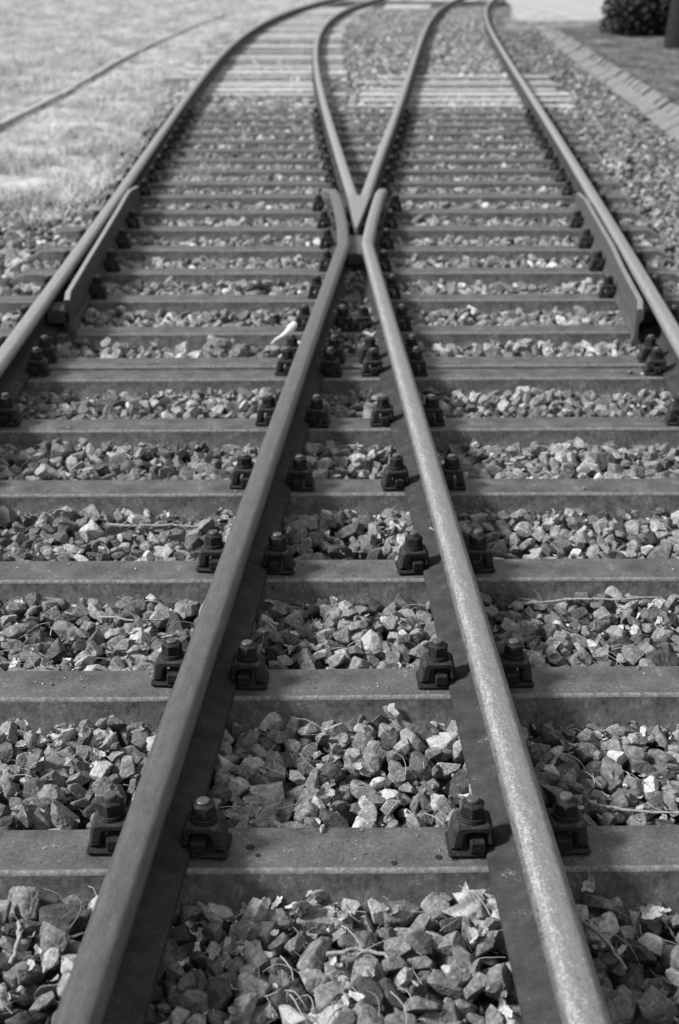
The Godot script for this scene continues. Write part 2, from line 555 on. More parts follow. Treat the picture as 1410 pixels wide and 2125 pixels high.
func make_stone(k: int) -> ArrayMesh:
	# a broken stone: a ball cut by random planes, their meeting edges slightly blunted, with a rough skin
	var ball := icosphere(4)
	var r := RandomNumberGenerator.new()
	r.seed = 900 + k * 7
	var dirs := PackedVector3Array()
	for i in r.randi_range(9, 15):
		var d := Vector3(r.randfn(), r.randfn(), r.randfn()).normalized()
		dirs.append(d / r.randf_range(0.48, 0.92))
	var nz := FastNoiseLite.new()
	nz.seed = 40 + k
	nz.frequency = 1.3
	nz.fractal_type = FastNoiseLite.FRACTAL_RIDGED
	nz.fractal_octaves = 4
	var pts := PackedVector3Array()
	var squash := Vector3(1.0, r.randf_range(0.44, 0.74), r.randf_range(0.55, 0.88))
	for d in ball[0]:
		# the two nearest cuts share a slightly blunted edge
		var c1 := 0.85
		var c2 := 0.0
		for q in dirs:
			var c: float = q.dot(d)
			if c > c1:
				c2 = c1
				c1 = c
			elif c > c2:
				c2 = c
		var near := maxf(0.0, 1.0 - (c1 - c2) / 0.03)
		var rad := 1.0 / (c1 + 0.0075 * near * near)
		rad *= 1.0 + 0.075 * nz.get_noise_3dv(d * 1.7)
		pts.append(d * rad * squash)
	var norms := PackedVector3Array()
	norms.resize(pts.size())
	var ids: PackedInt32Array = ball[1]
	for i in range(0, ids.size(), 3):
		var f := (pts[ids[i + 2]] - pts[ids[i]]).cross(pts[ids[i + 1]] - pts[ids[i]])
		if f.dot(pts[ids[i]]) < 0.0:
			var t := ids[i + 1]
			ids[i + 1] = ids[i + 2]
			ids[i + 2] = t
			f = -f
		for j in 3:
			norms[ids[i + j]] += f
	for i in norms.size():
		norms[i] = norms[i].normalized()
	var a := []
	a.resize(Mesh.ARRAY_MAX)
	a[Mesh.ARRAY_VERTEX] = pts
	a[Mesh.ARRAY_NORMAL] = norms
	a[Mesh.ARRAY_INDEX] = ids
	var m := ArrayMesh.new()
	m.add_surface_from_arrays(Mesh.PRIMITIVE_TRIANGLES, a)
	return m


func icosphere(levels: int) -> Array:
	var t := (1.0 + sqrt(5.0)) / 2.0
	var v: Array = [Vector3(-1, t, 0), Vector3(1, t, 0), Vector3(-1, -t, 0), Vector3(1, -t, 0), Vector3(0, -1, t), Vector3(0, 1, t), Vector3(0, -1, -t), Vector3(0, 1, -t), Vector3(t, 0, -1), Vector3(t, 0, 1), Vector3(-t, 0, -1), Vector3(-t, 0, 1)]
	for i in v.size():
		v[i] = v[i].normalized()
	var f := PackedInt32Array([0, 11, 5, 0, 5, 1, 0, 1, 7, 0, 7, 10, 0, 10, 11, 1, 5, 9, 5, 11, 4, 11, 10, 2, 10, 7, 6, 7, 1, 8, 3, 9, 4, 3, 4, 2, 3, 2, 6, 3, 6, 8, 3, 8, 9, 4, 9, 5, 2, 4, 11, 6, 2, 10, 8, 6, 7, 9, 8, 1])
	for l in levels:
		var seen := {}
		var g := PackedInt32Array()
		for i in range(0, f.size(), 3):
			var m: Array[int] = []
			for j in 3:
				var a := f[i + j]
				var b := f[i + (j + 1) % 3]
				var key := mini(a, b) * 100000 + maxi(a, b)
				if not seen.has(key):
					seen[key] = v.size()
					v.append(((v[a] + v[b]) / 2.0).normalized())
				m.append(seen[key])
			g.append_array([f[i], m[0], m[2], f[i + 1], m[1], m[0], f[i + 2], m[2], m[1], m[0], m[1], m[2]])
		f = g
	return [v, f]


func many(called: String, mesh: Mesh, m: String, places: Array, parent: Node) -> MultiMeshInstance3D:
	# places: [Transform3D, tone]
	var mm := MultiMesh.new()
	mm.transform_format = MultiMesh.TRANSFORM_3D
	mm.use_colors = true
	mm.mesh = mesh
	mm.instance_count = places.size()
	var b := PackedFloat32Array()
	b.resize(places.size() * 16)
	var i := 0
	for p in places:
		var t: Transform3D = p[0]
		for r in 3:
			b[i] = t.basis.x[r]
			b[i + 1] = t.basis.y[r]
			b[i + 2] = t.basis.z[r]
			b[i + 3] = t.origin[r]
			i += 4
		b[i] = p[1]
		b[i + 1] = p[1]
		b[i + 2] = p[1]
		b[i + 3] = 1.0
		i += 4
	mm.buffer = b
	var o := MultiMeshInstance3D.new()
	o.name = called
	o.multimesh = mm
	o.material_override = mats[m]
	o.set_meta("kind", "stuff")
	parent.add_child(o, true)
	return o


# ---------------------------------------------------------------- setting

var edge_left: PackedVector3Array   # foot of the gravel towards the grass
var kerb_low: PackedVector3Array    # low edge of the sloped kerb on the right

func ground() -> void:
	var g := part("ground", sheet([[-300, 60], [300, 60], [300, -500], [-300, -500]], -0.16), "dry_ground", self)
	g.set_meta("kind", "structure")
	kerb_low = curve_points([[-4.0, 2.4], [-8.0, 2.72], [-12.84, 3.12], [-17.7, 3.49], [-23.6, 3.92], [-31.85, 4.53], [-36.0, 4.9]], 0.45)
	# grass land left of the track, slightly uneven
	var st := SurfaceTool.new()
	st.begin(Mesh.PRIMITIVE_TRIANGLES)
	for iz in 60:
		for ix in 24:
			var q: Array = []
			for c in [[0, 0], [1, 0], [0, 1], [1, 1]]:
				var z: float = -5.0 - 1.2 * (iz + c[1])
				var t: float = (ix + c[0]) / 24.0
				var x := grass_edge(z) - 26.0 * t * t
				var rise := -0.15 + 0.105 * clampf((grass_edge(z) - x) / 0.35, 0.0, 1.0) + 0.02 * bumps.get_noise_2d(x * 1.3, z * 1.3)
				q.append(Vector3(x, rise, z))
			flat(st, q[0], q[1], q[2], Vector3.UP)
			flat(st, q[1], q[3], q[2], Vector3.UP)
	var m := part("lawn_ground", st.commit(), "dry_ground", self)
	m.set_meta("kind", "structure")
	# the verge right of the sloped kerb lies higher than the track
	var l := PackedVector3Array()
	var r := PackedVector3Array()
	for p in kerb_low:
		var sink := 0.15 * clampf((-p.z - 30.0) / 6.0, 0.0, 1.0)
		l.append(p + Vector3(0.33, 0.085 - sink, 0.02))
		r.append(p + Vector3(22.0, 0.12, 0))
	l.append(Vector3(5.6, -0.1, -39.5))
	r.append(Vector3(27.0, 0.0, -40.0))
	m = part("verge_ground", strip(l, r), "verge_soil", self)
	m.set_meta("kind", "structure")
	m = part("path", sheet([[4.7, -39.0], [27.0, -39.0], [34.0, -90.0], [9.0, -90.0], [6.2, -52.0]], -0.03), "pale_path", self)
	m.set_meta("kind", "structure")
	m = part("path_slab", sheet([[1.45, -48.4], [3.0, -48.4], [3.45, -53.8], [1.75, -53.8]], -0.03), "pale_path", self)
	m.set_meta("kind", "structure")


func grass_edge(z: float) -> float:
	var c := at_z(path_c, z)
	var off := ramp([[-60.0, -0.35], [-20.0, -0.42], [-12.5, -0.3], [-10.0, -0.35], [-9.2, -0.75], [-8.6, -1.5], [-7.0, -2.3], [-4.0, -2.6]], z)
	return c + off + 0.12 * bumps.get_noise_2d(z * 1.7, 3.0)


var path_a := curve_points(KA + KA_WING, 0.25)
var path_b := curve_points(KB + KB_WING, 0.25)
var path_c := curve_points(KC)
var path_d := curve_points(KD)
var path_vl := curve_points(KVL)
var path_vr := curve_points(KVR)


func straight_path(keys: Array, more: Array) -> PackedVector3Array:
	var p := curve_points(keys, 0.25)
	for k in more:
		p.append(Vector3(k[1], 0, k[0]))
	return p


const HEAD := [[0.0335, 0.117], [0.0342, 0.125], [0.0338, 0.131], [0.0312, 0.1372], [0.0232, 0.1448], [0.0195, 0.1471], [0.016, 0.1482], [0.009, 0.1488], [0.0, 0.149]]

func rail(called: String, label: String, group: String, path: PackedVector3Array, head: String, caps: int, down := 0.0, lift := PackedFloat32Array()) -> Node3D:
	var t := thing(called, label, "rail", group)
	add_rail(t, path, head, caps, down, lift)
	return t


func add_rail(t: Node3D, path: PackedVector3Array, head: String, caps: int, down := 0.0, lift := PackedFloat32Array()) -> void:
	var over := mirrored(HEAD)
	part("running_surface", sweep(path, over, false, 0, lift), head, t, Vector3(0, down, 0))
	var sides := SurfaceTool.new()
	sides.begin(Mesh.PRIMITIVE_TRIANGLES)
	var right := PackedVector2Array([Vector2(0.0335, 0.117), Vector2(0.031, 0.1135), Vector2(0.013, 0.107), Vector2(0.0075, 0.1), Vector2(0.0065, 0.07), Vector2(0.0075, 0.042), Vector2(0.011, 0.033)])
	var left := PackedVector2Array()
	for i in range(right.size() - 1, -1, -1):
		left.append(Vector2(-right[i].x, right[i].y))
	for pr in [right, left]:
		sides.append_from(sweep(path, pr, false, 0, lift), 0, Transform3D.IDENTITY)
	var foot := PackedVector2Array([Vector2(0.011, 0.033), Vector2(0.02, 0.0262), Vector2(0.059, 0.0132), Vector2(0.0618, 0.0112), Vector2(0.0625, 0.008), Vector2(0.0625, 0.0), Vector2(-0.0625, 0.0), Vector2(-0.0625, 0.008), Vector2(-0.0618, 0.0112), Vector2(-0.059, 0.0132), Vector2(-0.02, 0.0262), Vector2(-0.011, 0.033)])
	if caps:
		var full := mirrored(HEAD)
		full.append_array(right.slice(1))
		full.append_array(foot.slice(1))
		full.append_array(left.slice(1, left.size() - 1))
		var whole := sweep(path, full, true, caps, lift)
		# keep only the end faces of the closed section
		var arr := whole.surface_get_arrays(0)
		var count: int = (full.size() - 2) * 3 * (2 if caps == 3 else 1)
		var total: int = arr[Mesh.ARRAY_VERTEX].size()
		for i in range(total - count, total):
			sides.set_normal(arr[Mesh.ARRAY_NORMAL][i])
			sides.set_uv(arr[Mesh.ARRAY_TEX_UV][i])
			sides.add_vertex(arr[Mesh.ARRAY_VERTEX][i])
	part("rail_web", sides.commit(), "rail_steel", t, Vector3(0, down, 0))
	part("rail_foot", sweep(path, foot, false, 0, lift), "rail_steel", t, Vector3(0, down, 0))


func rails() -> void:
	path_a = straight_path(KA, KA_WING)
	path_b = straight_path(KB, KB_WING)
	var la := PackedFloat32Array()
	la.resize(path_a.size())
	la[-1] = -0.006
	var lb := PackedFloat32Array()
	lb.resize(path_b.size())
	lb[-1] = -0.006
	rail("left_inner_rail", "dull grey inner rail rising from the lower left corner and bending into a wing", "rails of the turnout", path_a, "left_rail_head", 2, 0.0, la)
	rail("right_inner_rail", "inner rail with bright rust speckled head rising from the lower right to the crossing", "rails of the turnout", path_b, "right_rail_head", 2, 0.0, lb)
	rail("left_outer_rail", "long outer rail at far left, curving to the right beside the grass", "rails of the turnout", path_c, "outer_rail_head", 0)
	rail("right_outer_rail", "long outer rail at far right, running past the sloped kerb", "rails of the turnout", path_d, "outer_rail_head", 0)
	# the V of the crossing: two rails joined to a point
	var v := thing("crossing_nose", "V shaped crossing nose whose two legs spread into the tracks behind", "rail crossing", "rails of the turnout")
	add_rail(v, path_vl, "outer_rail_head", 1)
	add_rail(v, path_vr, "outer_rail_head", 1, -0.001)
	var st := SurfaceTool.new()
	st.begin(Mesh.PRIMITIVE_TRIANGLES)
	var rows := [[-7.625, 0.0955, 0.005, 0.136], [-7.75, 0.098, 0.0165, 0.143], [-8.0, 0.1045, 0.0335, 0.1473], [-8.3, 0.1135, 0.0505, 0.1478], [-8.66, 0.1222, 0.0715, 0.148]]
	var secs: Array = []
	for r in rows:
		var sec: Array = []
		for q in [[-1.0, 0.02], [-1.0, -0.006], [-0.94, -0.0015], [-0.75, 0.0], [0.75, 0.0], [0.94, -0.0015], [1.0, -0.006], [1.0, 0.02]]:
			var low: bool = q[1] == 0.02
			sec.append(Vector3(r[1] + r[2] * q[0] * (0.9 if low else 1.0), 0.02 if low else r[3] + q[1], r[0]))
		secs.append(sec)
	for i in secs.size() - 1:
		for k in 7:
			var mid: Vector3 = (secs[i][k] + secs[i][k + 1]) / 2.0 - Vector3(rows[i][1], 0.11, rows[i][0])
			flat(st, secs[i][k], secs[i][k + 1], secs[i + 1][k], mid)
			flat(st, secs[i][k + 1], secs[i + 1][k + 1], secs[i + 1][k], mid)
	for k in range(1, 7):
		flat(st, secs[0][0], secs[0][k], secs[0][k + 1], Vector3(0, 0, 1))
	part("nose_point", st.commit(), "outer_rail_head", v)
	for q in [[-7.98, 0.1], [-8.45, 0.118]]:
		for sd: float in [-1.0, 1.0]:
			var wing: PackedVector3Array = path_a if sd < 0.0 else path_b
			var x0: float = q[1] + sd * 0.03
			var x1: float = at_z(wing, q[0]) - sd * 0.01
			part("spacer_block", extrude([[-absf(x1 - x0) / 2.0, 0.03], [absf(x1 - x0) / 2.0, 0.03], [absf(x1 - x0) / 2.0, 0.09], [-absf(x1 - x0) / 2.0, 0.09]], 0.14, 0.005), "rail_body", v, Vector3((x0 + x1) / 2.0, 0, q[0]))
			var nutm := lathe([[0.017, 0.0, 1], [0.018, 0.018, 1], [0.015, 0.02], [0.01, 0.02], [0.01, 0.034], [0.0, 0.035]], 24)
			var bo := part("bolt", nutm, "greasy_iron", v, Vector3(at_z(wing, q[0]) + sd * 0.008, 0.065, q[0]))
			bo.rotation.z = -sd * PI / 2.0
	var f := thing("filler_block", "grey iron filler block in the gap between the two bent wing rails", "filler block", "", Vector3(0.0865, 0.03, -7.34))
	part("block", extrude([[-0.045, 0], [0.045, 0], [0.05, 0.06], [0.047, 0.068], [-0.047, 0.068], [-0.05, 0.06]], 0.5, 0.006), "sleeper_steel", f)
	part("base_plate", extrude([[-0.1, -0.018], [0.1, -0.018], [0.1, -0.004], [-0.1, -0.004]], 0.56, 0.003), "clamp_iron", f)


# ---------------------------------------------------------------- sleepers

func sleeper_ends(z: float) -> Vector2:
	return Vector2(-1.8 + 0.02 * (z + 8.0) * 0.3, 1.985 + 0.078 * (-z - 8.18))


func sleepers() -> void:
	for i in ridges.size():
		var z := ridges[i]
		var e := sleeper_ends(z)
		e += Vector2(rng.randf_range(-0.03, 0.03), rng.randf_range(-0.03, 0.03))
		var t := thing("steel_sleeper", "grey trough shaped steel sleeper, %s from the front" % ordinal(i), "sleeper", "steel sleepers under the turnout", Vector3(0, -0.003 * rng.randf(), z + rng.randf_range(-0.006, 0.006)), 0.011 + rng.randf_range(-0.003, 0.003))
		t.rotation.z = rng.randf_range(-0.0012, 0.0012)
		var p := PackedVector3Array([Vector3(e.x, 0, 0), Vector3(e.x + 0.06, 0, 0), Vector3(e.x + 0.12, 0, 0)])
		var lift := PackedFloat32Array([-0.09, -0.03, 0.0])
		var n := 14
		for k in range(1, n):
			p.append(Vector3(lerpf(e.x + 0.12, e.y - 0.12, float(k) / n), 0, rng.randf_range(-0.0012, 0.0012)))
			lift.append(rng.randf_range(-0.0008, 0.0008))
		for q in [[0.12, 0.0], [0.06, -0.03], [0.0, -0.09]]:
			p.append(Vector3(e.y - q[0], 0, 0))
			lift.append(q[1])
		# the path runs to +x, so "right" is +z, towards the camera
		part("top_plate", sweep(p, PackedVector2Array([Vector2(-0.1315, -0.0015), Vector2(-0.127, 0.0), Vector2(-0.0078, 0.0)]), false, 0, lift), "sleeper_steel", t)
		part("ridge_highlight", sweep(p, PackedVector2Array([Vector2(-0.0078, 0.0), Vector2(-0.003, -0.0008), Vector2(0.0, -0.0028), Vector2(0.0016, -0.0068)]), false, 0, lift), "ridge_highlight", t)  # narrow bevel whose pale colour stands in for a glint of sky
		part("front_flank", sweep(p, PackedVector2Array([Vector2(0.0016, -0.0068), Vector2(0.022, -0.072), Vector2(0.03, -0.079), Vector2(0.05, -0.14)]), false, 0, lift), "sleeper_side", t)
		part("rear_flank", sweep(p, PackedVector2Array([Vector2(-0.185, -0.14), Vector2(-0.165, -0.079), Vector2(-0.137, -0.007), Vector2(-0.1315, -0.0015)]), false, 0, lift), "sleeper_side", t)
		if i == 0:
			for q in [[0.183, -0.035, 0.0075], [0.212, -0.03, 0.006], [0.21, -0.055, 0.0045], [0.1, -0.02, 0.006], [-0.165, -0.07, 0.009], [-0.15, -0.045, 0.006]]:
				var d := lathe([[q[2], 0.0], [q[2] * 0.9, 0.0008], [0.0, 0.0012]], 14)
				part("oil_stain", d, "oil_stain", t, Vector3(q[0], 0.0003, q[1]))
	# pale sleepers behind the turnout
	for i in 7:
		var z := -15.95 - 0.68 * i
		pale_sleeper(z, at_z(path_vr, z) - 0.25 - 0.4 * rng.randf(), 2.7 + 0.045 * i + rng.randf_range(-0.12, 0.06), 0.27, "pale weathered long sleeper under the right track, %s of the pale row" % ordinal(i), "pale long sleepers behind the turnout", i)
	for i in 5:
		var z := -17.3 - 0.68 * i
		pale_sleeper(z, (-2.38 if i == 4 else -1.95) + rng.randf_range(-0.1, 0.06), at_z(path_vl, z) + 0.3 * rng.randf() + 0.05, 0.25, "pale weathered sleeper under the left track, %s behind the dark ones" % ordinal(i), "pale long sleepers behind the turnout", i)
	for i in 44:
		var z := -20.75 - 0.68 * i
		var mid := (at_z(path_c, z) + at_z(path_vl, z)) / 2.0
		pale_sleeper(z, mid - 1.2, mid + 1.2, 0.25, "pale sleeper of the curving left track, %s on the bend beyond the planks" % ordinal(i), "pale sleepers of the left track", i + 7)


func pale_sleeper(z: float, x0: float, x1: float, wide: float, label: String, group: String, _k: int) -> void:
	var shift := rng.randf_range(-6.0, 6.0)
	planks.append([z, x0, x1])
	var t := thing("pale_sleeper", label, "sleeper", group, Vector3((x0 + x1) / 2.0, -0.004 + rng.randf_range(-0.02, 0.006), z), 0.011 + rng.randf_range(-0.004, 0.004))
	var p := PackedVector3Array()
	for k in 9:
		p.append(Vector3(lerpf(x0, x1, k / 8.0) - (x0 + x1) / 2.0 - shift, 0, rng.randf_range(-0.006, 0.006)))
	var h := wide / 2.0 * rng.randf_range(0.8, 1.1)
	part("beam", sweep(p, PackedVector2Array([Vector2(-h, -0.13), Vector2(-h, -0.01), Vector2(-h + 0.012, 0), Vector2(h - 0.012, 0), Vector2(h, -0.01), Vector2(h, -0.13)]), true, 3), "pale_timber_%d" % (rng.randi() % 3), t, Vector3(shift, 0, 0))


# ---------------------------------------------------------------- fastenings

var clamp_model: Node3D

func fastenings() -> void:
	var plate := extrude([[0.0, 0.0], [0.066, 0.0], [0.069, 0.004], [0.067, 0.0105], [0.03, 0.0105], [0.0, 0.0105]], 0.074, 0.004)
	var rib := extrude([[0.0, 0.011], [0.03, 0.011], [0.03, 0.032], [0.026, 0.036], [0.004, 0.036], [0.0, 0.032]], 0.078, 0.003)
	var clamp := extrude([[-0.017, 0.0205], [-0.004, 0.017], [-0.002, 0.042], [0.004, 0.046], [0.03, 0.046], [0.037, 0.042], [0.043, 0.012], [0.065, 0.012], [0.059, 0.054], [0.052, 0.062], [-0.004, 0.064], [-0.012, 0.058]], 0.058, 0.005)
	var washer := lathe([[0.014, 0.0], [0.0245, 0.0], [0.0258, 0.002], [0.0258, 0.004], [0.0242, 0.0055], [0.0255, 0.0065], [0.0255, 0.0085], [0.0235, 0.0098], [0.014, 0.0098]], 22)
	var nut := lathe([[0.0195, 0.0, 1], [0.0205, 0.0015, 1], [0.0205, 0.022, 1], [0.0205, 0.0232], [0.0165, 0.026], [0.0, 0.026]], 36)
	var bolt := lathe([[0.0125, 0.0], [0.0125, 0.0052], [0.0108, 0.0072], [0.004, 0.0078], [0.0, 0.0074]], 20)
	var proto := Node3D.new()
	part("sleeper_plate", plate, "greasy_iron", proto)
	part("rib", rib, "greasy_iron", proto)
	part("clamp_plate", clamp, "clamp_iron", proto)
	part("spring_washer", washer, "greasy_iron", proto, Vector3(0.023, 0.0632, 0))
	part("nut", nut, "greasy_iron", proto, Vector3(0.023, 0.0728, 0))
	part("bolt", bolt, "bolt_end", proto, Vector3(0.023, 0.0986, 0))
	var rows := [["left inner rail", path_a, 0, 9, [-1, 1]], ["right inner rail", path_b, 0, 9, [-1, 1]], ["left outer rail", path_c, 3, 22, [-1, 1]], ["right outer rail", path_d, 3, 22, [-1, 1]], ["left leg of the V", path_vl, 13, 22, [-1, 1]], ["right leg of the V", path_vr, 13, 22, [-1, 1]], ["left wing rail", path_a, 9, 13, [-1]], ["right wing rail", path_b, 9, 13, [1]]]
	for row in rows:
		for i in range(row[2], row[3]):
			var z := ridges[i] - 0.066
			var path: PackedVector3Array = row[1]
			for side in row[4]:
				if row[0] == "left inner rail" and i >= 7 and side == 1 and i > 7:
					continue
				if row[0] == "right inner rail" and i >= 7 and side == -1 and i > 7:
					continue
				if row[0] == "left leg of the V" and side == 1 or row[0] == "right leg of the V" and side == -1:
					continue
				if row[0] == "left outer rail" and side == 1 and i >= 7 and i <= 12 or row[0] == "right outer rail" and side == -1 and i >= 7 and i <= 12:
					continue
				clamp_at(proto, path, z, side, "dark bolted clamp %s of the %s on the %s sleeper" % ["left" if side < 0 else "right", row[0], ordinal(i)], 0.0)
	clamp_model = proto


func clamp_at(proto: Node3D, path: PackedVector3Array, z: float, side: int, label: String, extra: float) -> void:
	var o := proto.duplicate() as Node3D
	o.name = numbered("rail_clamp")
	add_child(o, true)
	tag(o, label, "rail clamp", "bolted clamps holding the rails")
	var head := heading(path, z)
	var outward := Vector3(cos(head), 0, -sin(head)) * side
	o.position = Vector3(at_z(path, z), 0.0006, z) + outward * (0.0632 + extra)
	o.rotation.y = head + (PI if side < 0 else 0.0) + rng.randf_range(-0.07, 0.07)
	o.get_node("nut").rotation.y = rng.randf_range(0, TAU)
	o.get_node("nut").rotation.x = rng.randf_range(-0.05, 0.05)
	o.get_node("bolt").scale.y = rng.randf_range(0.7, 1.7)
	o.get_node("clamp_plate").rotation.z = rng.randf_range(-0.03, 0.03)


# ---------------------------------------------------------------- check rails

func check_rails() -> void:
	var lk := [[-5.78, -1.181], [-5.94, -1.205], [-6.6, -1.238], [-7.34, -1.273], [-8.15, -1.312], [-8.62, -1.339], [-8.8, -1.342], [-8.95, -1.318]]
	var rk := [[-5.61, 1.27], [-5.78, 1.305], [-6.1, 1.33], [-6.5, 1.363], [-7.0, 1.412], [-7.92, 1.48], [-8.44, 1.52], [-8.68, 1.512]]
	for spec in [["left", lk, -1.0, path_c], ["right", rk, 1.0, path_d]]:
		var p := PackedVector3Array()
		for q in spec[1]:
			p.append(Vector3(q[1], 0, q[0]))
		var s: float = spec[2]
		var t := thing("check_rail", "short %s check rail with bent ends standing inside the %s outer rail" % [spec[0], spec[0]], "check rail", "check rails of the turnout")
		# s points to the running rail: head juts that way, the other face is flat and tall
		var prof := PackedVector2Array()
		var face := PackedVector2Array()
		for q in [[0.011, 0.158], [0.0185, 0.153], [0.02, 0.146], [0.02, 0.118], [0.012, 0.106], [0.003, 0.098], [0.002, 0.03], [0.012, 0.02], [0.014, 0.003], [-0.026, 0.003], [-0.026, 0.012], [-0.018, 0.02], [-0.0125, 0.04], [-0.0105, 0.15], [-0.007, 0.156]]:
			prof.append(Vector2(q[0] * s, q[1]))
		if s < 0.0:
			prof.reverse()
		part("guard_bar", sweep(p, prof, true, 3), "rail_body", t)
		# bright rubbed top edge, a millimetre proud of the bar
		for q in [[-0.0075, 0.1562], [-0.006, 0.1585], [0.01, 0.1595], [0.0145, 0.157]]:
			face.append(Vector2(q[0] * s, q[1]))
		if s < 0.0:
			face.reverse()
		part("rubbed_edge", sweep(p, face, false), "outer_rail_head", t)
		for i in range(7, 12):
			var z := ridges[i] - 0.066
			if i == 7:
				z = -5.92
			var a := at_z(p, z)
			var b := at_z(spec[3], z)
			var gap := absf(b - a) - 0.012 - 0.008
			var o := part("spacer_block", extrude([[-gap / 2, 0.035], [gap / 2, 0.035], [gap / 2, 0.098], [-gap / 2, 0.098]], 0.15, 0.005), "rail_body", t, Vector3((a + 0.012 * s + b - 0.008 * s) / 2.0, 0, z), heading(p, z))
			o.name = "spacer_block"
			if i > 7:
				clamp_at(clamp_model, p, z, int(-s), "dark bolted clamp holding the %s check rail on the %s sleeper" % [spec[0], ordinal(i)], -0.034)
	clamp_model.free()


# ---------------------------------------------------------------- kerbs

var edging: PackedVector3Array

func kerbs() -> void:
	var t := thing("sloped_kerb", "pale sloping concrete kerb with dark notches along the right of the gravel", "kerb")
	for i in kerb_low.size() - 1:
		var a := kerb_low[i]
		var b := kerb_low[i + 1]
		if a.z > -7.0:
			continue
		var st := SurfaceTool.new()
		st.begin(Mesh.PRIMITIVE_TRIANGLES)
		var d := b - a
		var long := d.length()
		var w := 0.30 + rng.randf_range(-0.01, 0.01)
		var notch := rng.randf_range(0.12, 0.24) if rng.randf() < 0.75 else 0.015
		var m := ArrayMesh.new()
		# lower slope over the full length, upper slope cut back at the far end
		var low := extrude([[0.0, -0.16], [0.17, -0.16], [0.17, 0.035], [0.0, -0.055]], long - 0.012, 0.006)
		var high := extrude([[0.17, -0.16], [w, -0.16], [w, 0.11], [w - 0.03, 0.112], [0.172, 0.036]], long - notch, 0.006)
		st.append_from(low, 0, Transform3D.IDENTITY)
		st.append_from(high, 0, Transform3D(Basis.IDENTITY, Vector3(0, 0, (notch - 0.012) / 2.0 - 0.004)))
		m = st.commit()
		part("kerb_block", m, "concrete", t, (a + b) / 2.0 + Vector3(rng.randf_range(-0.012, 0.012), rng.randf_range(-0.012, 0.012) - 0.15 * clampf((-a.z - 30.0) / 6.0, 0.0, 1.0), 0), -atan2(d.x, -d.z) + rng.randf_range(-0.02, 0.02))
	var e := thing("lawn_edging", "narrow pale edging line half buried in the bright grass at upper left", "edging")
	edging = curve_points([[-11.0, -3.36], [-13.94, -3.4], [-17.26, -3.43], [-23.65, -3.62], [-30.3, -3.64], [-37.7, -3.58], [-43.0, -3.4]], 1.0)
	var p := edging
	for i in p.size() - 1:
		var d := p[i + 1] - p[i]
		part("edging_stone", extrude([[-0.04, -0.2], [0.04, -0.2], [0.04, 0.012], [0.032, 0.02], [-0.032, 0.02], [-0.04, 0.012]], d.length() - 0.012, 0.006), "pale_timber_1", e, (p[i] + p[i + 1]) / 2.0 + Vector3(rng.randf_range(-0.01, 0.01), rng.randf_range(-0.014, 0.004), 0), -atan2(d.x, -d.z) + rng.randf_range(-0.01, 0.01))


# ---------------------------------------------------------------- ballast

var top_near: Dictionary

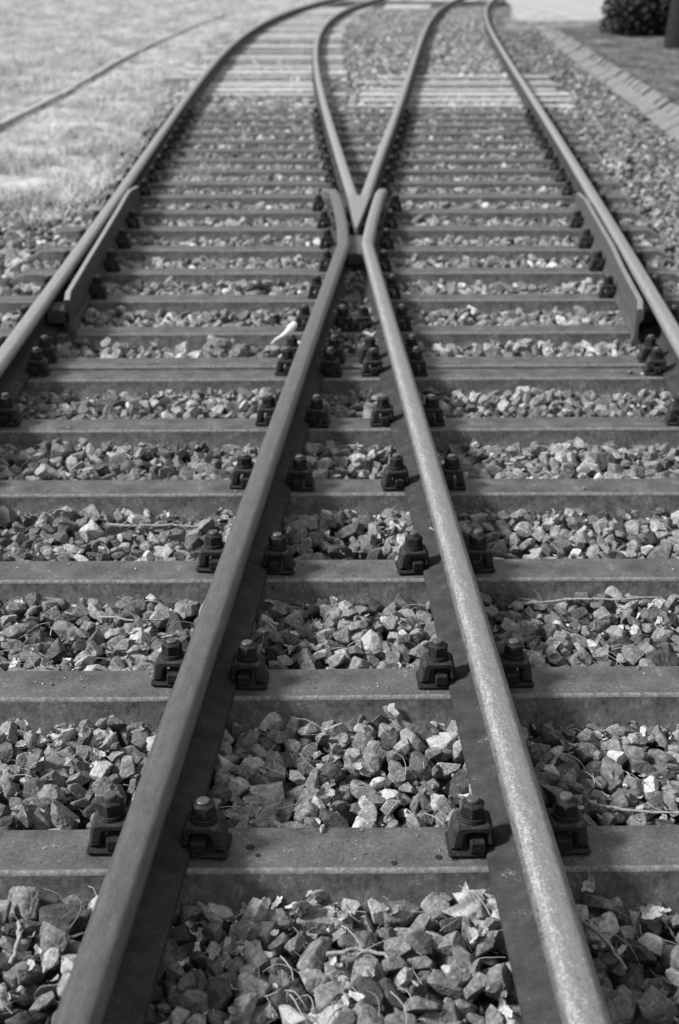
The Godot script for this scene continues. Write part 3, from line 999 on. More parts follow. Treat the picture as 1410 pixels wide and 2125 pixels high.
func heap(x0: float, x1: float, z0: float, z1: float, cell: float, tries: int, size: float, seed_at: int) -> Dictionary:
	# drops stones one after another on a height map until they reach the level of the bed
	var r := RandomNumberGenerator.new()
	r.seed = seed_at
	var nx := int((x1 - x0) / cell) + 1
	var nz := int((z0 - z1) / cell) + 1
	var h := PackedFloat32Array()
	h.resize(nx * nz)
	h.fill(-0.128)
	var owner_of := PackedInt32Array()
	owner_of.resize(nx * nz)
	owner_of.fill(-1)
	var placed: Array = []
	# what each centimetre of the track allows: sleepers keep stones out and below their tops
	var lim := PackedFloat32Array()
	var row_blocked := PackedByteArray()
	var ends := PackedVector2Array()
	lim.resize(2000)
	lim.fill(-0.031 if z0 > -3.0 else -0.028)
	row_blocked.resize(2000)
	ends.resize(2000)
	for rz in ridges:
		for k in 2000:
			var z := -k * 0.01
			if z < rz + 0.05 and z > rz - 0.17:
				lim[k] = -0.046 if z > rz else -0.04
				if z < rz + 0.012 and z > rz - 0.145:
					row_blocked[k] = 1
					ends[k] = sleeper_ends(rz)
	var rail_t := [table(path_a), table(path_b), table(path_c), table(path_d)]
	var kerb_t := table(kerb_low)
	var edge_t := PackedFloat32Array()
	for k in 640:
		edge_t.append(grass_edge(-0.1 * k))
	for q in tries:
		var x := r.randf_range(x0, x1)
		var z := r.randf_range(z1, z0)
		var s := size * clampf(exp(r.randfn(0.0, 0.26)), 0.6, 1.45)
		var v := r.randi() % stones.size()
		var yaw := r.randf() * TAU
		var tone := r.randf()
		var row := clampi(int(-z * 100.0), 0, 1999)
		var limit := lim[row] + 0.026 * bumps.get_noise_2d(x * 3.1, z * 3.1)
		if row_blocked[row] and x > ends[row].x and x < ends[row].y:
			continue
		limit += 0.012 * clampf((-z - 9.5) / 5.0, 0.0, 1.0)
		if z < -7.0 and (x < quick(edge_t, z) + 0.02 or x > quick(kerb_t, z) - 0.01):
			continue
		for t in rail_t:
			if absf(x - quick(t, z)) < 0.08:
				limit = minf(limit, -0.016)
		var rad := s * 0.84
		var ix0 := maxi(0, int((x - rad - x0) / cell))
		var ix1 := mini(nx - 1, int((x + rad - x0) / cell) + 1)
		var iz0 := maxi(0, int((z0 - z - rad) / cell))
		var iz1 := mini(nz - 1, int((z0 - z + rad) / cell) + 1)
		var most := -1.0
		var sum := 0.0
		var n := 0
		var gx := 0.0
		var gz := 0.0
		var rr := rad * rad
		for iz in range(iz0, iz1 + 1):
			var dz := z0 - iz * cell - z
			for ix in range(ix0, ix1 + 1):
				var dx := x0 + ix * cell - x
				if dx * dx + dz * dz > rr:
					continue
				var hh := h[iz * nx + ix]
				most = maxf(most, hh)
				sum += hh
				gx += hh * dx
				gz += hh * dz
				n += 1
		if n == 0:
			continue
		var c := s * 0.52
		var mean := sum / n
		var y := lerpf(mean, most, 0.6) + c * 0.74
		if y + c * 0.95 > limit:
			continue
		var k := 3.2 / (n * rr)
		var up := Vector3(-clampf(gx * k, -0.8, 0.8), 1.0, -clampf(gz * k, -0.8, 0.8)).normalized()
		up = (up + Vector3(r.randf_range(-0.16, 0.16), 0, r.randf_range(-0.16, 0.16))).normalized()
		var side := up.cross(Vector3(cos(yaw), 0, sin(yaw))).normalized()
		var b := Basis(side, up, side.cross(up)) * Basis.from_scale(Vector3(s, s * r.randf_range(0.85, 1.15), s))
		if r.randf() < 0.5:
			b = b * Basis(Vector3.FORWARD, PI)
		for iz in range(iz0, iz1 + 1):
			var dz := z0 - iz * cell - z
			for ix in range(ix0, ix1 + 1):
				var dx := x0 + ix * cell - x
				var d2 := (dx * dx + dz * dz) / rr
				if d2 > 1.0:
					continue
				var hh := y + c * sqrt(1.0 - d2) * 0.95 + 0.5 * -(up.x * dx + up.z * dz)
				if hh > h[iz * nx + ix]:
					h[iz * nx + ix] = hh
					owner_of[iz * nx + ix] = placed.size()
		placed.append([Transform3D(b, Vector3(x, y, z)), v, tone, s])
	return {"h": h, "nx": nx, "nz": nz, "x0": x0, "z0": z0, "cell": cell, "placed": placed, "owner": owner_of}


func height_at(g: Dictionary, x: float, z: float) -> float:
	var ix := clampi(int((x - g.x0) / g.cell + 0.5), 0, g.nx - 1)
	var iz := clampi(int((g.z0 - z) / g.cell + 0.5), 0, g.nz - 1)
	return g.h[iz * g.nx + ix]


func tone_of(t: float) -> float:
	# mostly mid grey, some dark, a few pale
	return ramp([[0.0, 0.45], [0.25, 0.7], [0.6, 1.0], [0.85, 1.3], [0.95, 1.8], [1.0, 2.5]], t)


var grid_near: Dictionary
var grid_mid: Dictionary

func ballast() -> void:
	var l := PackedVector3Array()
	var r := PackedVector3Array()
	for i in 40:
		var z := 1.0 - 1.6 * i
		l.append(Vector3(minf(grass_edge(z), at_z(path_c, z)) - 0.5, -0.126, z))
		r.append(Vector3(at_z(kerb_low, z) + 0.1 if z > -36.0 else at_z(path_d, z) + 1.2, -0.126, z))
	var bed := part("ballast_bed", strip(l, r), "ballast_soil", self)
	bed.set_meta("kind", "structure")
	grid_near = heap(-1.5, 1.5, -1.1, -5.4, 0.012, 64000, 0.0345, 11)
	grid_mid = heap(-3.4, 3.6, -5.4, -15.8, 0.022, 110000, 0.037, 12)
	# the 300 stones that show largest lie in the front bays: each is a part of its own
	var seen := {}
	for o in grid_near.owner:
		seen[o] = seen.get(o, 0) + 1
	var rank: Array = []
	for i in grid_near.placed.size():
		var p: Array = grid_near.placed[i]
		var at: Vector3 = p[0].origin
		if seen.get(i, 0) > 3 and absf(at.x) < 0.03 + 0.305 * (absf(at.z) * 0.925 + 0.6) and at.z < -1.6:
			rank.append([seen[i] / (at.z * at.z + 2.4), i])
	rank.sort_custom(func(a, b): return a[0] > b[0])
	var chosen := {}
	for k in mini(300, rank.size()):
		chosen[rank[k][1]] = true
		var p: Array = grid_near.placed[rank[k][1]]
		var o := part("ballast_stone", stones[p[1]], "stone_tone_%d" % (0 if p[2] < 0.18 else 1 if p[2] < 0.42 else 2 if p[2] < 0.66 else 3 if p[2] < 0.9 else 4), bed)
		o.transform = p[0]
	var rest := Node3D.new()
	rest.name = "loose_ballast"
	rest.set_meta("kind", "stuff")
	bed.add_child(rest)
	var lists: Array = []
	for k in stones.size():
		lists.append([])
	for i in grid_near.placed.size():
		if not chosen.has(i):
			lists[grid_near.placed[i][1]].append([grid_near.placed[i][0], tone_of(grid_near.placed[i][2])])
	for p in grid_mid.placed:
		lists[p[1]].append([p[0], tone_of(p[2]) * (1.2 if absf(p[0].origin.x) < 1.9 else 1.0)])
	# far gravel, thinner, without a height map
	var g := RandomNumberGenerator.new()
	g.seed = 77
	for i in 42000:
		var z := -15.6 - 34.0 * pow(g.randf(), 1.5)
		var x0 := grass_edge(z)
		var x1 := at_z(kerb_low, z) if z > -36.0 else at_z(path_d, z) + 0.9
		var x := lerpf(x0, x1, g.randf())
		var s := 0.034 * clampf(exp(g.randfn(0.0, 0.3)), 0.5, 1.9)
		var left_track := x < at_z(path_vl, z)
		if plank_at(x, z) and g.randf() < 0.8:
			continue
		if left_track and g.randf() < 0.25 and z < -18.5:
			continue
		var b := Basis.from_euler(Vector3(g.randf_range(-0.5, 0.5), g.randf() * TAU, g.randf_range(-0.5, 0.5))) * Basis.from_scale(Vector3(s, s * 0.8, s))
		lists[g.randi() % stones.size()].append([Transform3D(b, Vector3(x, (-0.045 if z > -17.2 else -0.06) + g.randf_range(-0.03, 0.02), z)), tone_of(g.randf()) * (1.5 if left_track else 1.05 if x > at_z(path_d, z) + 0.25 else 1.5)])
	# splinters between the stones of the near bays
	for i in 20000:
		var z := -1.3 - 4.8 * g.randf()
		var x := g.randf_range(-1.4, 1.4)
		if on_sleeper(x, z, 0.01) or ground_y(x, z) > -0.062:
			continue
		var s := g.randf_range(0.004, 0.011)
		var b := Basis.from_euler(Vector3(g.randf() * 6.0, g.randf() * TAU, g.randf() * 6.0)) * Basis.from_scale(Vector3(s, s, s))
		lists[g.randi() % stones.size()].append([Transform3D(b, Vector3(x, ground_y(x, z) + s * 0.4, z)), tone_of(g.randf()) * 1.3])
	for i in 260:
		var z := g.randf_range(-7.0, -5.45)
		var w := (at_z(path_b, z) - at_z(path_a, z)) / 2.0 - 0.05
		var x := (at_z(path_b, z) + at_z(path_a, z)) / 2.0 + w * g.randf_range(-1.0, 1.0)
		var s := g.randf_range(0.008, 0.022)
		if on_sleeper(x, z, s):
			continue
		lists[g.randi() % stones.size()].append([Transform3D(Basis.from_euler(Vector3(g.randf(), g.randf() * TAU, g.randf())).scaled(Vector3.ONE * s), Vector3(x, g.randf_range(-0.03, 0.0) + (0.02 if on_rail(x, z, 0.0) else 0.0), z)), tone_of(g.randf()) * 1.3])
	for i in 1500:
		var rz := ridges[g.randi() % ridges.size()] if i > 500 else ridges[g.randi() % 5]
		var x := g.randf_range(-0.5 + 0.25 * rz, 0.5 - 0.25 * rz)
		var z := rz - 0.13 * g.randf() - 0.004
		if on_rail(x, z, 0.0) or bumps.get_noise_2d(x * 3.0, z * 5.0) < 0.0:
			continue
		var s := g.randf_range(0.0008, 0.0032) * (4.0 if g.randf() < 0.07 else 1.0)
		lists[g.randi() % stones.size()].append([Transform3D(Basis.from_euler(Vector3(g.randf() * 6.0, g.randf() * TAU, 0)).scaled(Vector3.ONE * s), Vector3(x, s * 0.4, z)), g.randf_range(0.6, 2.6)])
	for k in stones.size():
		many("gravel_stones", stones[k], "loose_stone", lists[k], rest)


var planks: Array = []

func plank_at(x: float, z: float) -> bool:
	for p in planks:
		if absf(z - p[0]) < 0.15 and x > p[1] and x < p[2]:
			return true
	return false


func on_sleeper(x: float, z: float, pad: float) -> bool:
	for rz in ridges:
		if z < rz + pad + 0.01 and z > rz - 0.14 - pad:
			var e := sleeper_ends(rz)
			return x > e.x and x < e.y
	return false


func on_rail(x: float, z: float, pad: float) -> bool:
	for p in [path_a, path_b, path_c, path_d, path_vl, path_vr]:
		if z <= p[0].z and z >= p[-1].z and absf(x - at_z(p, z)) < 0.0625 + pad:
			return true
	return false


func ground_y(x: float, z: float) -> float:
	if z > -5.4:
		return height_at(grid_near, x, z)
	if z > -15.8:
		return height_at(grid_mid, x, z)
	return -0.045


# ---------------------------------------------------------------- plants

func blade(st: SurfaceTool, r: RandomNumberGenerator, tall: float, wide: float, lean: float, spread: float) -> void:
	var a := r.randf() * TAU
	var dir := Vector3(cos(a), 0, sin(a))
	var side := Vector3(-dir.z, 0, dir.x) * wide
	var root := Vector3(r.randf_range(-1, 1), 0, r.randf_range(-1, 1)) * spread
	var pts: Array = []
	for k in 4:
		var t := k / 3.0
		pts.append([root + dir * lean * tall * t * t + Vector3.UP * tall * (t - 0.35 * lean * t * t), 1.0 - t * 0.92])
	for k in 3:
		var p0: Vector3 = pts[k][0]
		var p1: Vector3 = pts[k + 1][0]
		var s0: Vector3 = side * pts[k][1]
		var s1: Vector3 = side * pts[k + 1][1]
		var n := (p1 - p0).cross(side).normalized()
		if n.y < 0:
			n = -n
		tri(st, [p0 - s0, p0 + s0, p1 - s1], [n, n, n])
		tri(st, [p0 + s0, p1 + s1, p1 - s1], [n, n, n])


func tuft(seed_at: int, n: int, tall: float, wide: float, spread: float) -> ArrayMesh:
	var r := RandomNumberGenerator.new()
	r.seed = seed_at
	var st := SurfaceTool.new()
	st.begin(Mesh.PRIMITIVE_TRIANGLES)
	for i in n:
		blade(st, r, tall * r.randf_range(0.5, 1.2), wide, r.randf_range(0.3, 1.1), spread)
	return st.commit()


func plants() -> void:
	var r := RandomNumberGenerator.new()
	r.seed = 31
	var grass := Node3D.new()
	grass.name = "grass"
	grass.set_meta("kind", "stuff")
	tag(grass, "bleached dry grass covering the ground left of the tracks", "grass")
	add_child(grass)
	var lists := [[], [], []]
	for i in 30000:
		var z := -7.2 - 54.0 * pow(r.randf(), 1.9)
		var x := grass_edge(z) + (0.9 if z > -11.0 else 0.35) - (0.4 + 0.28 * absf(z)) * r.randf()
		var thick := bumps.get_noise_2d(x * 0.9, z * 0.9) - 0.7 * clampf((x - grass_edge(z) + 1.7) / 2.2, 0.0, 1.0)
		if on_rail(x, z, 0.03) or z < -11.0 and z > -42.0 and absf(x - at_z(edging, z)) < 0.13:
			continue
		if r.randf() > 0.8 + thick * 1.1:
			continue
		var s := r.randf_range(0.7, 1.35) * (1.0 + absf(z) * 0.014)
		lists[r.randi() % 3].append([Transform3D(Basis.from_euler(Vector3(r.randf_range(-0.2, 0.2), r.randf() * TAU, r.randf_range(-0.2, 0.2))).scaled(Vector3(s, s * r.randf_range(0.5, 1.0), s)), Vector3(x, -0.06, z)), r.randf_range(0.7, 1.2) * (0.95 + 0.5 * bumps.get_noise_2d(x * 0.7 + 9.0, z * 0.4) + 0.4 * bumps.get_noise_2d(x * 2.6, z * 1.6))])
	# sparse growth in the gravel between and beside the far tracks
	for i in 16000:
		var z := -17.0 - 36.0 * pow(r.randf(), 1.1)
		var x := lerpf(at_z(path_vl, z), at_z(path_d, z) + 1.0, r.randf())
		if z > -36.0 and x > at_z(kerb_low, z):
			continue
		if on_rail(x, z, 0.05) or bumps.get_noise_2d(x * 0.8, z * 0.5) + absf(z) * 0.012 < 0.3:
			continue
		var s := r.randf_range(0.4, 0.9)
		lists[r.randi() % 3].append([Transform3D(Basis.from_euler(Vector3(0, r.randf() * TAU, 0)).scaled(Vector3(s, s * 0.6, s)), Vector3(x, -0.09, z)), r.randf_range(0.5, 1.0)])
	for k in 3:
		many("grass_tufts", tuft(60 + k, 16, 0.11, 0.0032, 0.06), "dry_grass", lists[k], grass)
	var verge := Node3D.new()
	verge.name = "verge_grass"
	verge.set_meta("kind", "stuff")
	tag(verge, "short dark grass on the bank behind the sloped kerb", "grass")
	add_child(verge)
	lists = [[], [], []]
	for i in 12000:
		var z := -9.0 - 29.5 * r.randf()
		if z < -36.0:
			continue
		var x := at_z(kerb_low, z) + 0.32 + 5.0 * pow(r.randf(), 1.3)
		var s := r.randf_range(0.5, 1.1)
		lists[r.randi() % 3].append([Transform3D(Basis.from_euler(Vector3(0, r.randf() * TAU, 0)).scaled(Vector3(s, s * 0.7, s)), Vector3(x, 0.085 - 0.15 * clampf((-z - 30.0) / 6.0, 0.0, 1.0) * clampf(2.0 - (x - at_z(kerb_low, z)), 0.0, 1.0), z)), r.randf_range(0.6, 1.4) * (1.0 + 1.1 * bumps.get_noise_2d(x * 1.1, z * 0.8 + 30.0))])
	for k in 3:
		many("verge_tufts", tuft(70 + k, 14, 0.09, 0.0032, 0.07), "verge_grass", lists[k], verge)
	lists = [[], [], []]
	for i in 5000:
		var z := -34.0 - 20.0 * pow(r.randf(), 1.4)
		var x := 3.9 + 0.05 * (-z - 34.0) + 9.0 * r.randf()
		var in_path: float = clampf((-z - 37.5) / 6.0, 0.0, 1.0) * clampf((x - 4.4) / 1.0, 0.0, 1.0)
		if r.randf() < in_path * 0.96 or x < at_z(path_d, z) + 0.5:
			continue
		var s := r.randf_range(0.6, 1.5)
		lists[r.randi() % 3].append([Transform3D(Basis.from_euler(Vector3(0, r.randf() * TAU, 0)).scaled(Vector3(s, s * 0.6, s)), Vector3(x, -0.06, z)), r.randf_range(0.45, 1.0)])
	for k in 3:
		many("path_tufts", tuft(64 + k, 16, 0.11, 0.0032, 0.08), "dry_grass", lists[k], grass)
	# bush and tree at upper right
	bush("dark_bush", "dark leafy bush on the bank at upper right, before the pale path", Vector3(6.5, 0.1, -29.4), 1.25, 12000, 81)
	tree("dark_tree", "dark tree whose black trunk stands at the right edge behind the kerb", Vector3(5.92, 0.09, -24.8), 82)
	hedge()


func hedge() -> void:
	# the tall growth right of the view that keeps light off the right-hand faces
	var t := thing("tall_hedge", "tall dark hedge along the bank right of the kerb, before the dark tree", "hedge", "", Vector3(8.6, 0.1, -9.0))
	var r := RandomNumberGenerator.new()
	r.seed = 90
	var lumps: Array = []
	for k in 130:
		lumps.append([Vector3(r.randf_range(-0.8, 0.9), r.randf_range(0.3, 7.6), r.randf_range(-12.0, 12.0)), r.randf_range(0.6, 1.1)])
	for k in 9:
		part("stem", tube([Vector3(0, -0.05, -11.0 + 2.75 * k), Vector3(0.1, 2.0, -11.0 + 2.75 * k), Vector3(0, 4.5, -10.8 + 2.75 * k)], 0.08, 0.02), "bark", t)
	crown(t, lumps, 13000, 91, 0.36)


func leaf_mesh(size: float) -> ArrayMesh:
	var st := SurfaceTool.new()
	st.begin(Mesh.PRIMITIVE_TRIANGLES)
	var p := [Vector3(0, 0, 0), Vector3(-0.35, 0.08, 0.45), Vector3(0.35, 0.08, 0.45), Vector3(0, -0.06, 1.0), Vector3(0, -0.02, 0.5)]
	for t in [[0, 1, 4], [0, 4, 2], [1, 3, 4], [4, 3, 2]]:
		flat(st, p[t[0]] * size, p[t[1]] * size, p[t[2]] * size, Vector3.UP)
	return st.commit()


func crown(parent: Node3D, lumps: Array, count: int, seed_at: int, leaf: float) -> void:
	var r := RandomNumberGenerator.new()
	r.seed = seed_at
	var list: Array = []
	for i in count:
		var l: Array = lumps[r.randi() % lumps.size()]
		var d := Vector3(r.randfn(), r.randfn(), r.randfn()).normalized()
		var at: Vector3 = l[0] + d * l[1] * pow(r.randf(), 0.45)
		if at.y < 0.02:
			continue
		list.append([Transform3D(Basis.from_euler(Vector3(r.randf_range(-1.2, 0.8), r.randf() * TAU, r.randf_range(-0.6, 0.6))).scaled(Vector3.ONE * r.randf_range(0.7, 1.4)), at), r.randf_range(0.5, 1.7)])
	var o := many("foliage", leaf_mesh(leaf), "bush_leaf", list, parent)
	o.set_meta("kind", "stuff")


func bush(called: String, label: String, at: Vector3, size: float, count: int, seed_at: int) -> void:
	var r := RandomNumberGenerator.new()
	r.seed = seed_at
	var t := thing(called, label, "bush", "", at)
	var lumps: Array = []
	for k in 11:
		var ang := TAU * k / 11.0
		lumps.append([Vector3(cos(ang) * size * r.randf_range(0.3, 0.95), size * (0.22 if k % 2 == 0 else r.randf_range(0.5, 1.5)), sin(ang) * size * r.randf_range(0.3, 0.8)), size * r.randf_range(0.38, 0.55)])
	for k in 4:
		var l: Vector3 = lumps[k * 2][0]
		part("stem", tube([Vector3(0, -0.05, 0), l * 0.4 + Vector3(0, 0.1, 0), l], 0.035, 0.01), "bark", t)
	crown(t, lumps, count, seed_at, 0.11)


func tree(called: String, label: String, at: Vector3, seed_at: int) -> void:
	var r := RandomNumberGenerator.new()
	r.seed = seed_at
	var t := thing(called, label, "tree", "", at)
	var st := SurfaceTool.new()
	st.begin(Mesh.PRIMITIVE_TRIANGLES)
	add_tube(st, [Vector3(0, -0.1, 0), Vector3(0.0, 0.25, 0), Vector3(0.02, 1.2, 0.02), Vector3(0.1, 2.6, 0.0), Vector3(0.05, 5.0, 0.1), Vector3(0, 7.2, 0)], 0.3, 0.07, 14)
	part("trunk", st.commit(), "bark", t)
	var lumps: Array = []
	for k in 26:
		var ang := r.randf() * TAU
		var rad := r.randf_range(0.6, 2.6)
		lumps.append([Vector3(cos(ang) * rad, r.randf_range(2.6, 8.2), sin(ang) * rad), r.randf_range(0.6, 1.1)])
	for k in 9:
		var l: Vector3 = lumps[k][0]
		part("limb", tube([Vector3(0.05, l.y * 0.55, 0), l * Vector3(0.5, 0.8, 0.5), l], 0.08, 0.02), "bark", t)
	crown(t, lumps, 9000, seed_at, 0.14)


# ---------------------------------------------------------------- litter

func scrap(seed_at: int, lobes := 0) -> ArrayMesh:
	# a torn, curled and crinkled piece of dead leaf
	var r := RandomNumberGenerator.new()
	r.seed = seed_at
	var nz := FastNoiseLite.new()
	nz.seed = seed_at
	nz.frequency = 1.1
	var curl := r.randf_range(0.5, 1.4) * (1.0 if r.randf() < 0.6 else -1.0)
	var tilt := r.randf_range(-0.5, 0.5)
	var rim: Array = []
	var n := 18
	for i in n:
		rim.append(r.randf_range(0.55, 1.0) * (1.0 if lobes == 0 or i % 3 == 0 else 0.6))
	var at := func(i: int, k: int) -> Vector3:
		var a := TAU * i / n
		var rad: float = rim[i % n] * k / 4.0
		var x := cos(a) * rad
		var z := sin(a) * rad * 0.62
		var across := z + tilt * x
		return Vector3(x, curl * (0.9 * across * across + 0.2 * x * x) + 0.22 * nz.get_noise_2d(x * 2.0, z * 2.0) + 0.1 * nz.get_noise_2d(x * 5.0, z * 5.0), z)
	var st := SurfaceTool.new()
	st.begin(Mesh.PRIMITIVE_TRIANGLES)
	for i in n:
		for k in 4:
			var q := [at.call(i, k), at.call(i + 1, k), at.call(i, k + 1), at.call(i + 1, k + 1)]
			var faces := [[0, 2, 3]] if k == 0 else [[0, 2, 3], [0, 3, 1]]
			for f in faces:
				for c in f:
					st.add_vertex(q[c])
	st.generate_normals()
	return st.commit()


func straw_mesh(seed_at: int) -> ArrayMesh:
	var r := RandomNumberGenerator.new()
	r.seed = seed_at
	var pts: Array = []
	var bend := r.randf_range(-0.25, 0.25)
	for k in 6:
		var t := k / 5.0
		pts.append(Vector3(t - 0.5, 0.12 * sin(t * PI) + r.randf_range(-0.02, 0.02), bend * sin(t * 2.6) + r.randf_range(-0.02, 0.02)))
	return tube(pts, 0.016, 0.006, 4)


func litter() -> void:
	var r := RandomNumberGenerator.new()
	r.seed = 61
	var stuff := Node3D.new()
	stuff.name = "leaf_litter"
	stuff.set_meta("kind", "stuff")
	tag(stuff, "torn dead leaves and straw lying between the stones", "leaf litter")
	add_child(stuff)
	var scraps := [[], [], [], []]
	var straws := [[], [], []]
	for i in 21000:
		var z := -1.3 - 13.0 * pow(r.randf(), 1.7)
		var x := r.randf_range(-0.55 - 0.2 * absf(z), 0.55 + 0.23 * absf(z))
		var clump := bumps.get_noise_2d(x * 4.0 + 50.0, z * 4.0)
		if on_sleeper(x, z, 0.025) or on_rail(x, z, 0.012) or clump < -0.1 + 0.35 * r.randf() or ground_y(x, z) > -0.028 or x > at_z(kerb_low, z) or x < -2.4:
			continue
		var s := r.randf_range(0.007, 0.02)
		var b := Basis.from_euler(Vector3(r.randf_range(-0.8, 0.8), r.randf() * TAU, r.randf_range(-0.8, 0.8))).scaled(Vector3.ONE * s)
		scraps[r.randi() % 4].append([Transform3D(b, Vector3(x, ground_y(x, z) + 0.003, z)), r.randf_range(0.4, 1.3)])
	# what has gathered in the narrow wedge before the crossing
	for i in 420:
		var z := r.randf_range(-7.0, -5.2)
		var w := (at_z(path_b, z) - at_z(path_a, z)) / 2.0 - 0.03
		var x := (at_z(path_b, z) + at_z(path_a, z)) / 2.0 + w * r.randf_range(-1.0, 1.0)
		var inner := absf(x - (at_z(path_b, z) + at_z(path_a, z)) / 2.0) / w
		if on_sleeper(x, z, 0.0) and r.randf() < 0.6:
			continue
		var s := r.randf_range(0.008, 0.02)
		scraps[r.randi() % 4].append([Transform3D(Basis.from_euler(Vector3(r.randf_range(-0.7, 0.7), r.randf() * TAU, r.randf_range(-0.7, 0.7))).scaled(Vector3.ONE * s), Vector3(x, (0.018 if inner > 0.5 else maxf(ground_y(x, z), -0.02)) + 0.005 * r.randf(), z)), r.randf_range(0.4, 1.5)])
	for i in 3600:
		var z := -1.3 - 9.0 * pow(r.randf(), 1.5)
		var x := r.randf_range(-0.55 - 0.2 * absf(z), 0.55 + 0.22 * absf(z))
		if on_sleeper(x, z, 0.04) or on_rail(x, z, 0.02):
			continue
		var s := r.randf_range(0.025, 0.085)
		var b := Basis.from_euler(Vector3(r.randf_range(-0.4, 0.4), r.randf() * TAU, r.randf_range(-0.5, 0.5))).scaled(Vector3(s, s, s))
		straws[r.randi() % 3].append([Transform3D(b, Vector3(x, ground_y(x, z) + 0.006, z)), r.randf_range(0.35, 1.2)])
	for k in 4:
		many("leaf_scraps", scrap(200 + k), "dead_leaf", scraps[k], stuff)
	for k in 3:
		many("straws", straw_mesh(220 + k), "straw", straws[k], stuff)
	# single pieces that stand out
	maple_leaf()
	twig("thorny pale twig lying over the clamp left of the right inner rail", [Vector3(0.255, 0.0, -3.62), Vector3(0.263, 0.035, -3.52), Vector3(0.287, 0.06, -3.43), Vector3(0.3, 0.05, -3.35), Vector3(0.305, 0.04, -3.27)], 0.003, 0.0055, 5)
	twig("thin straight stalk leaning from the clamp to the stones at the right inner rail", [Vector3(0.3, 0.055, -3.33), Vector3(0.285, 0.02, -3.26), Vector3(0.262, -0.035, -3.17)], 0.0016, 0.002, 0)
	twig("pale dry twig with side shoot along the foot of the fourth sleeper, left", [Vector3(-0.69, -0.035, -3.72), Vector3(-0.6, -0.035, -3.71), Vector3(-0.5, -0.03, -3.705), Vector3(-0.4, -0.035, -3.7)], 0.0045, 0.003, 2)
	twig("bent dry twig among stones at the bottom edge, right of the middle", [Vector3(-0.02, -0.03, -1.83), Vector3(0.03, -0.025, -1.84), Vector3(0.075, -0.03, -1.83), Vector3(0.13, -0.035, -1.76)], 0.004, 0.003, 2)
	twig("short knobbly twig standing among stones at the lower left corner", [Vector3(-0.56, -0.05, -1.83), Vector3(-0.545, -0.02, -1.85), Vector3(-0.555, -0.01, -1.89)], 0.005, 0.004, 1)
	twig("forked brown twig right of the right inner rail near the bottom edge", [Vector3(0.42, -0.03, -1.93), Vector3(0.455, -0.03, -1.87), Vector3(0.48, -0.035, -1.8)], 0.004, 0.0025, 2)
	twig("long thin twig lying on stones right of the second sleeper gap", [Vector3(0.5, -0.035, -2.28), Vector3(0.56, -0.03, -2.25), Vector3(0.64, -0.03, -2.24), Vector3(0.72, -0.035, -2.25)], 0.004, 0.002, 2)
	twig("long bent twig at the foot of the third sleeper, far right", [Vector3(0.44, -0.035, -3.17), Vector3(0.6, -0.03, -3.2), Vector3(0.72, -0.025, -3.19), Vector3(0.85, -0.03, -3.21)], 0.004, 0.0025, 1)
	twig("pale bent stalk in the gap left of the left inner rail, behind the second sleeper", [Vector3(-0.62, -0.03, -3.1), Vector3(-0.52, -0.02, -3.06), Vector3(-0.45, -0.03, -3.08)], 0.003, 0.002, 1)
	curled("curled pale leaf heap beside the left inner rail at the fourth sleeper", Vector3(-0.27, -0.01, -3.72), 0.035, 301)
	curled("small curled pale leaf standing right of the right inner rail, front bay", Vector3(0.448, -0.01, -1.985), 0.03, 302)
	curled("pale crumpled leaf against the left inner rail in the second bay", Vector3(-0.395, -0.03, -2.5), 0.035, 303)
	curled("pale crumpled leaf at the foot of the second sleeper, right of the middle", Vector3(0.11, -0.02, -2.6), 0.035, 304)
	curled("bright leaf curl beside the right inner rail in the third bay", Vector3(0.17, -0.03, -2.78), 0.04, 305)
	curled("folded pale leaf on stones at the lower left, left of the rail", Vector3(-0.43, -0.03, -1.96), 0.035, 306)
	curled("star shaped pale dry leaf at the lower right edge", Vector3(0.545, -0.025, -1.93), 0.026, 307)
	# bright white scrap sticking up beside the left inner rail
	var st := SurfaceTool.new()
	st.begin(Mesh.PRIMITIVE_TRIANGLES)
	var mid := [Vector3(-0.292, 0.01, -5.6), Vector3(-0.272, 0.03, -5.6), Vector3(-0.245, 0.045, -5.6), Vector3(-0.225, 0.06, -5.6), Vector3(-0.205, 0.08, -5.6), Vector3(-0.188, 0.096, -5.6), Vector3(-0.18, 0.1, -5.6)]
	var wide := [0.002, 0.005, 0.007, 0.011, 0.018, 0.014, 0.002]
	var rings: Array = []
	for i in mid.size():
		var ring: Array = []
		for k in 8:
			var a := TAU * k / 8
			ring.append(mid[i] + Vector3(-0.5, 0.86, 0) * wide[i] * cos(a) + Vector3(0, 0, 1) * wide[i] * 0.35 * sin(a))
		rings.append(ring)
	for i in mid.size() - 1:
		for k in 8:
			var j := (k + 1) % 8
			var out: Vector3 = (rings[i][k] + rings[i][j]) / 2.0 - mid[i]
			flat(st, rings[i][k], rings[i][j], rings[i + 1][k], out)
			flat(st, rings[i][j], rings[i + 1][j], rings[i + 1][k], out)
	tag(part("white_scrap", st.commit(), "white_scrap", self), "bright white spoon shaped scrap standing left of the left inner rail", "scrap")


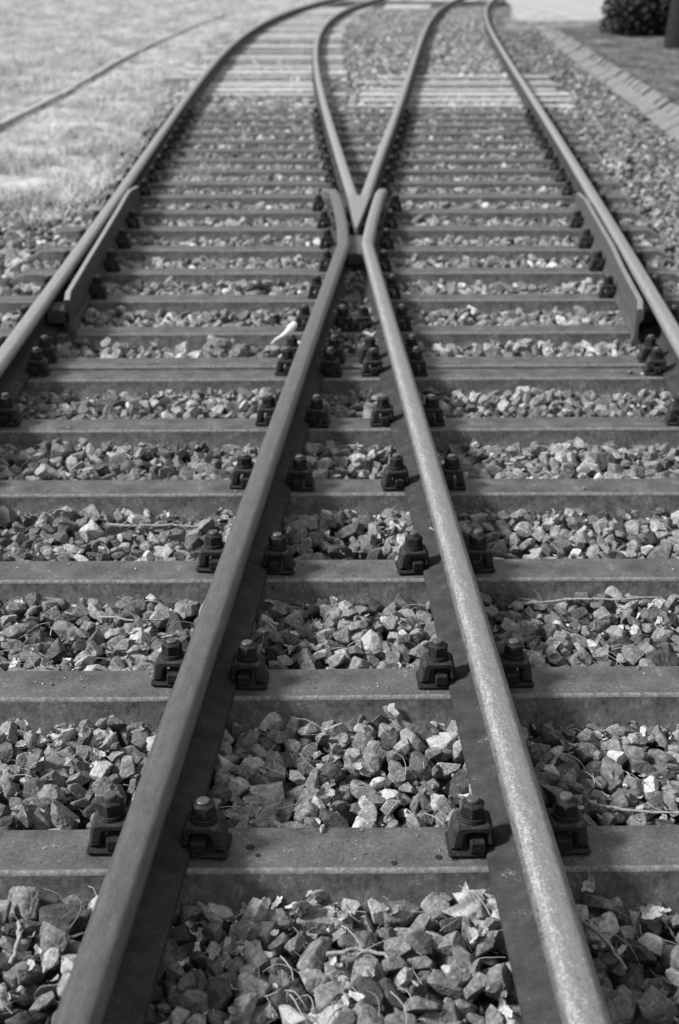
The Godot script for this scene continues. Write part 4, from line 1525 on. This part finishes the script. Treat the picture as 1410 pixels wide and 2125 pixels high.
func twig(label: String, pts: Array, r0: float, r1: float, shoots: int) -> void:
	var r := RandomNumberGenerator.new()
	r.seed = label.hash()
	var fine: Array = []
	for i in pts.size() - 1:
		for k in 4:
			fine.append(pts[i].lerp(pts[i + 1], k / 4.0) + Vector3(r.randf_range(-1, 1), r.randf_range(-1, 1), r.randf_range(-1, 1)) * 0.0022)
	fine.append(pts[-1])
	var t := thing("twig", label, "twig", "", pts[0])
	var local: Array = []
	for p in fine:
		local.append(p - pts[0])
	part("stalk", tube(local, r0, r1), "twig_bark", t)
	for k in shoots:
		var p: Vector3 = local[1 + int((local.size() - 2) * (k + 0.5) / shoots)]
		var d := Vector3(r.randf_range(-1, 1), r.randf_range(0.1, 0.9), r.randf_range(-1, 1)).normalized() * r.randf_range(0.012, 0.035)
		part("side_shoot", tube([p, p + d * 0.6 + Vector3(0, 0.002, 0), p + d], minf(r0, r1) * 0.6, 0.0005, 5), "twig_bark", t)


func curled(label: String, at: Vector3, size: float, seed_at: int) -> void:
	var t := thing("curled_leaf", label, "leaf", "", at, float(seed_at) * 1.7)
	var o := part("leaf_blade", scrap(seed_at), "pale_leaf", t)
	o.scale = Vector3.ONE * size
	o.rotation.x = 0.5
	part("leaf_stalk", tube([Vector3(-size * 0.7, 0, 0), Vector3(-size * 1.1, 0.008, 0.004), Vector3(-size * 1.5, 0.004, 0.012)], 0.0011, 0.0008, 5), "twig_bark", t)


func maple_leaf() -> void:
	var t := thing("maple_leaf", "large pale pointed maple leaf leaning on the first sleeper at the right inner rail", "leaf", "", Vector3(0.292, -0.042, -1.96))
	# outline from the stalk outwards; x along the leaf, z across
	var rim := [[0.0, 0.0], [-0.012, -0.022], [-0.04, -0.034], [-0.022, -0.05], [-0.06, -0.052], [-0.062, -0.075], [-0.078, -0.05], [-0.098, -0.052], [-0.09, -0.028], [-0.128, -0.02], [-0.1, -0.002], [-0.12, 0.014], [-0.088, 0.024], [-0.092, 0.046], [-0.066, 0.04], [-0.05, 0.062], [-0.036, 0.04], [-0.014, 0.034]]
	var st := SurfaceTool.new()
	st.begin(Mesh.PRIMITIVE_TRIANGLES)
	var c := Vector2(-0.055, -0.004)
	var shape := func(q: Vector2) -> Vector3:
		# folded a little along each vein that runs from the stalk
		var fold := absf(sin(atan2(q.y, -q.x - 0.004) * 3.2))
		return Vector3(q.x, 0.006 * sin(q.x * 55.0) - 2.6 * q.y * q.y + 0.006 * fold * minf(1.0, q.length() / 0.04) + 0.003 * sin(q.y * 170.0 + q.x * 60.0), q.y)
	var m := rim.size()
	for i in m:
		for j in 3:
			var a := Vector2(rim[i][0], rim[i][1]).lerp(Vector2(rim[(i + 1) % m][0], rim[(i + 1) % m][1]), j / 3.0)
			var b := Vector2(rim[i][0], rim[i][1]).lerp(Vector2(rim[(i + 1) % m][0], rim[(i + 1) % m][1]), (j + 1) / 3.0)
			for k in 7:
				var q := [shape.call(c.lerp(a, k / 7.0)), shape.call(c.lerp(b, k / 7.0)), shape.call(c.lerp(a, (k + 1) / 7.0)), shape.call(c.lerp(b, (k + 1) / 7.0))]
				var faces := [[0, 2, 3]] if k == 0 else [[0, 2, 3], [0, 3, 1]]
				for f in faces:
					for v in f:
						st.add_vertex(q[v])
	st.generate_normals()
	var o := part("leaf_blade", st.commit(), "bright_leaf", t)
	o.scale = Vector3.ONE * 0.86
	o.rotation = Vector3(0.75, 0.25, 0.1)
	part("leaf_stalk", tube([Vector3(0, 0, 0), Vector3(0.012, 0.003, 0.002), Vector3(0.02, -0.01, 0.01)], 0.0013, 0.001, 5), "twig_bark", t)
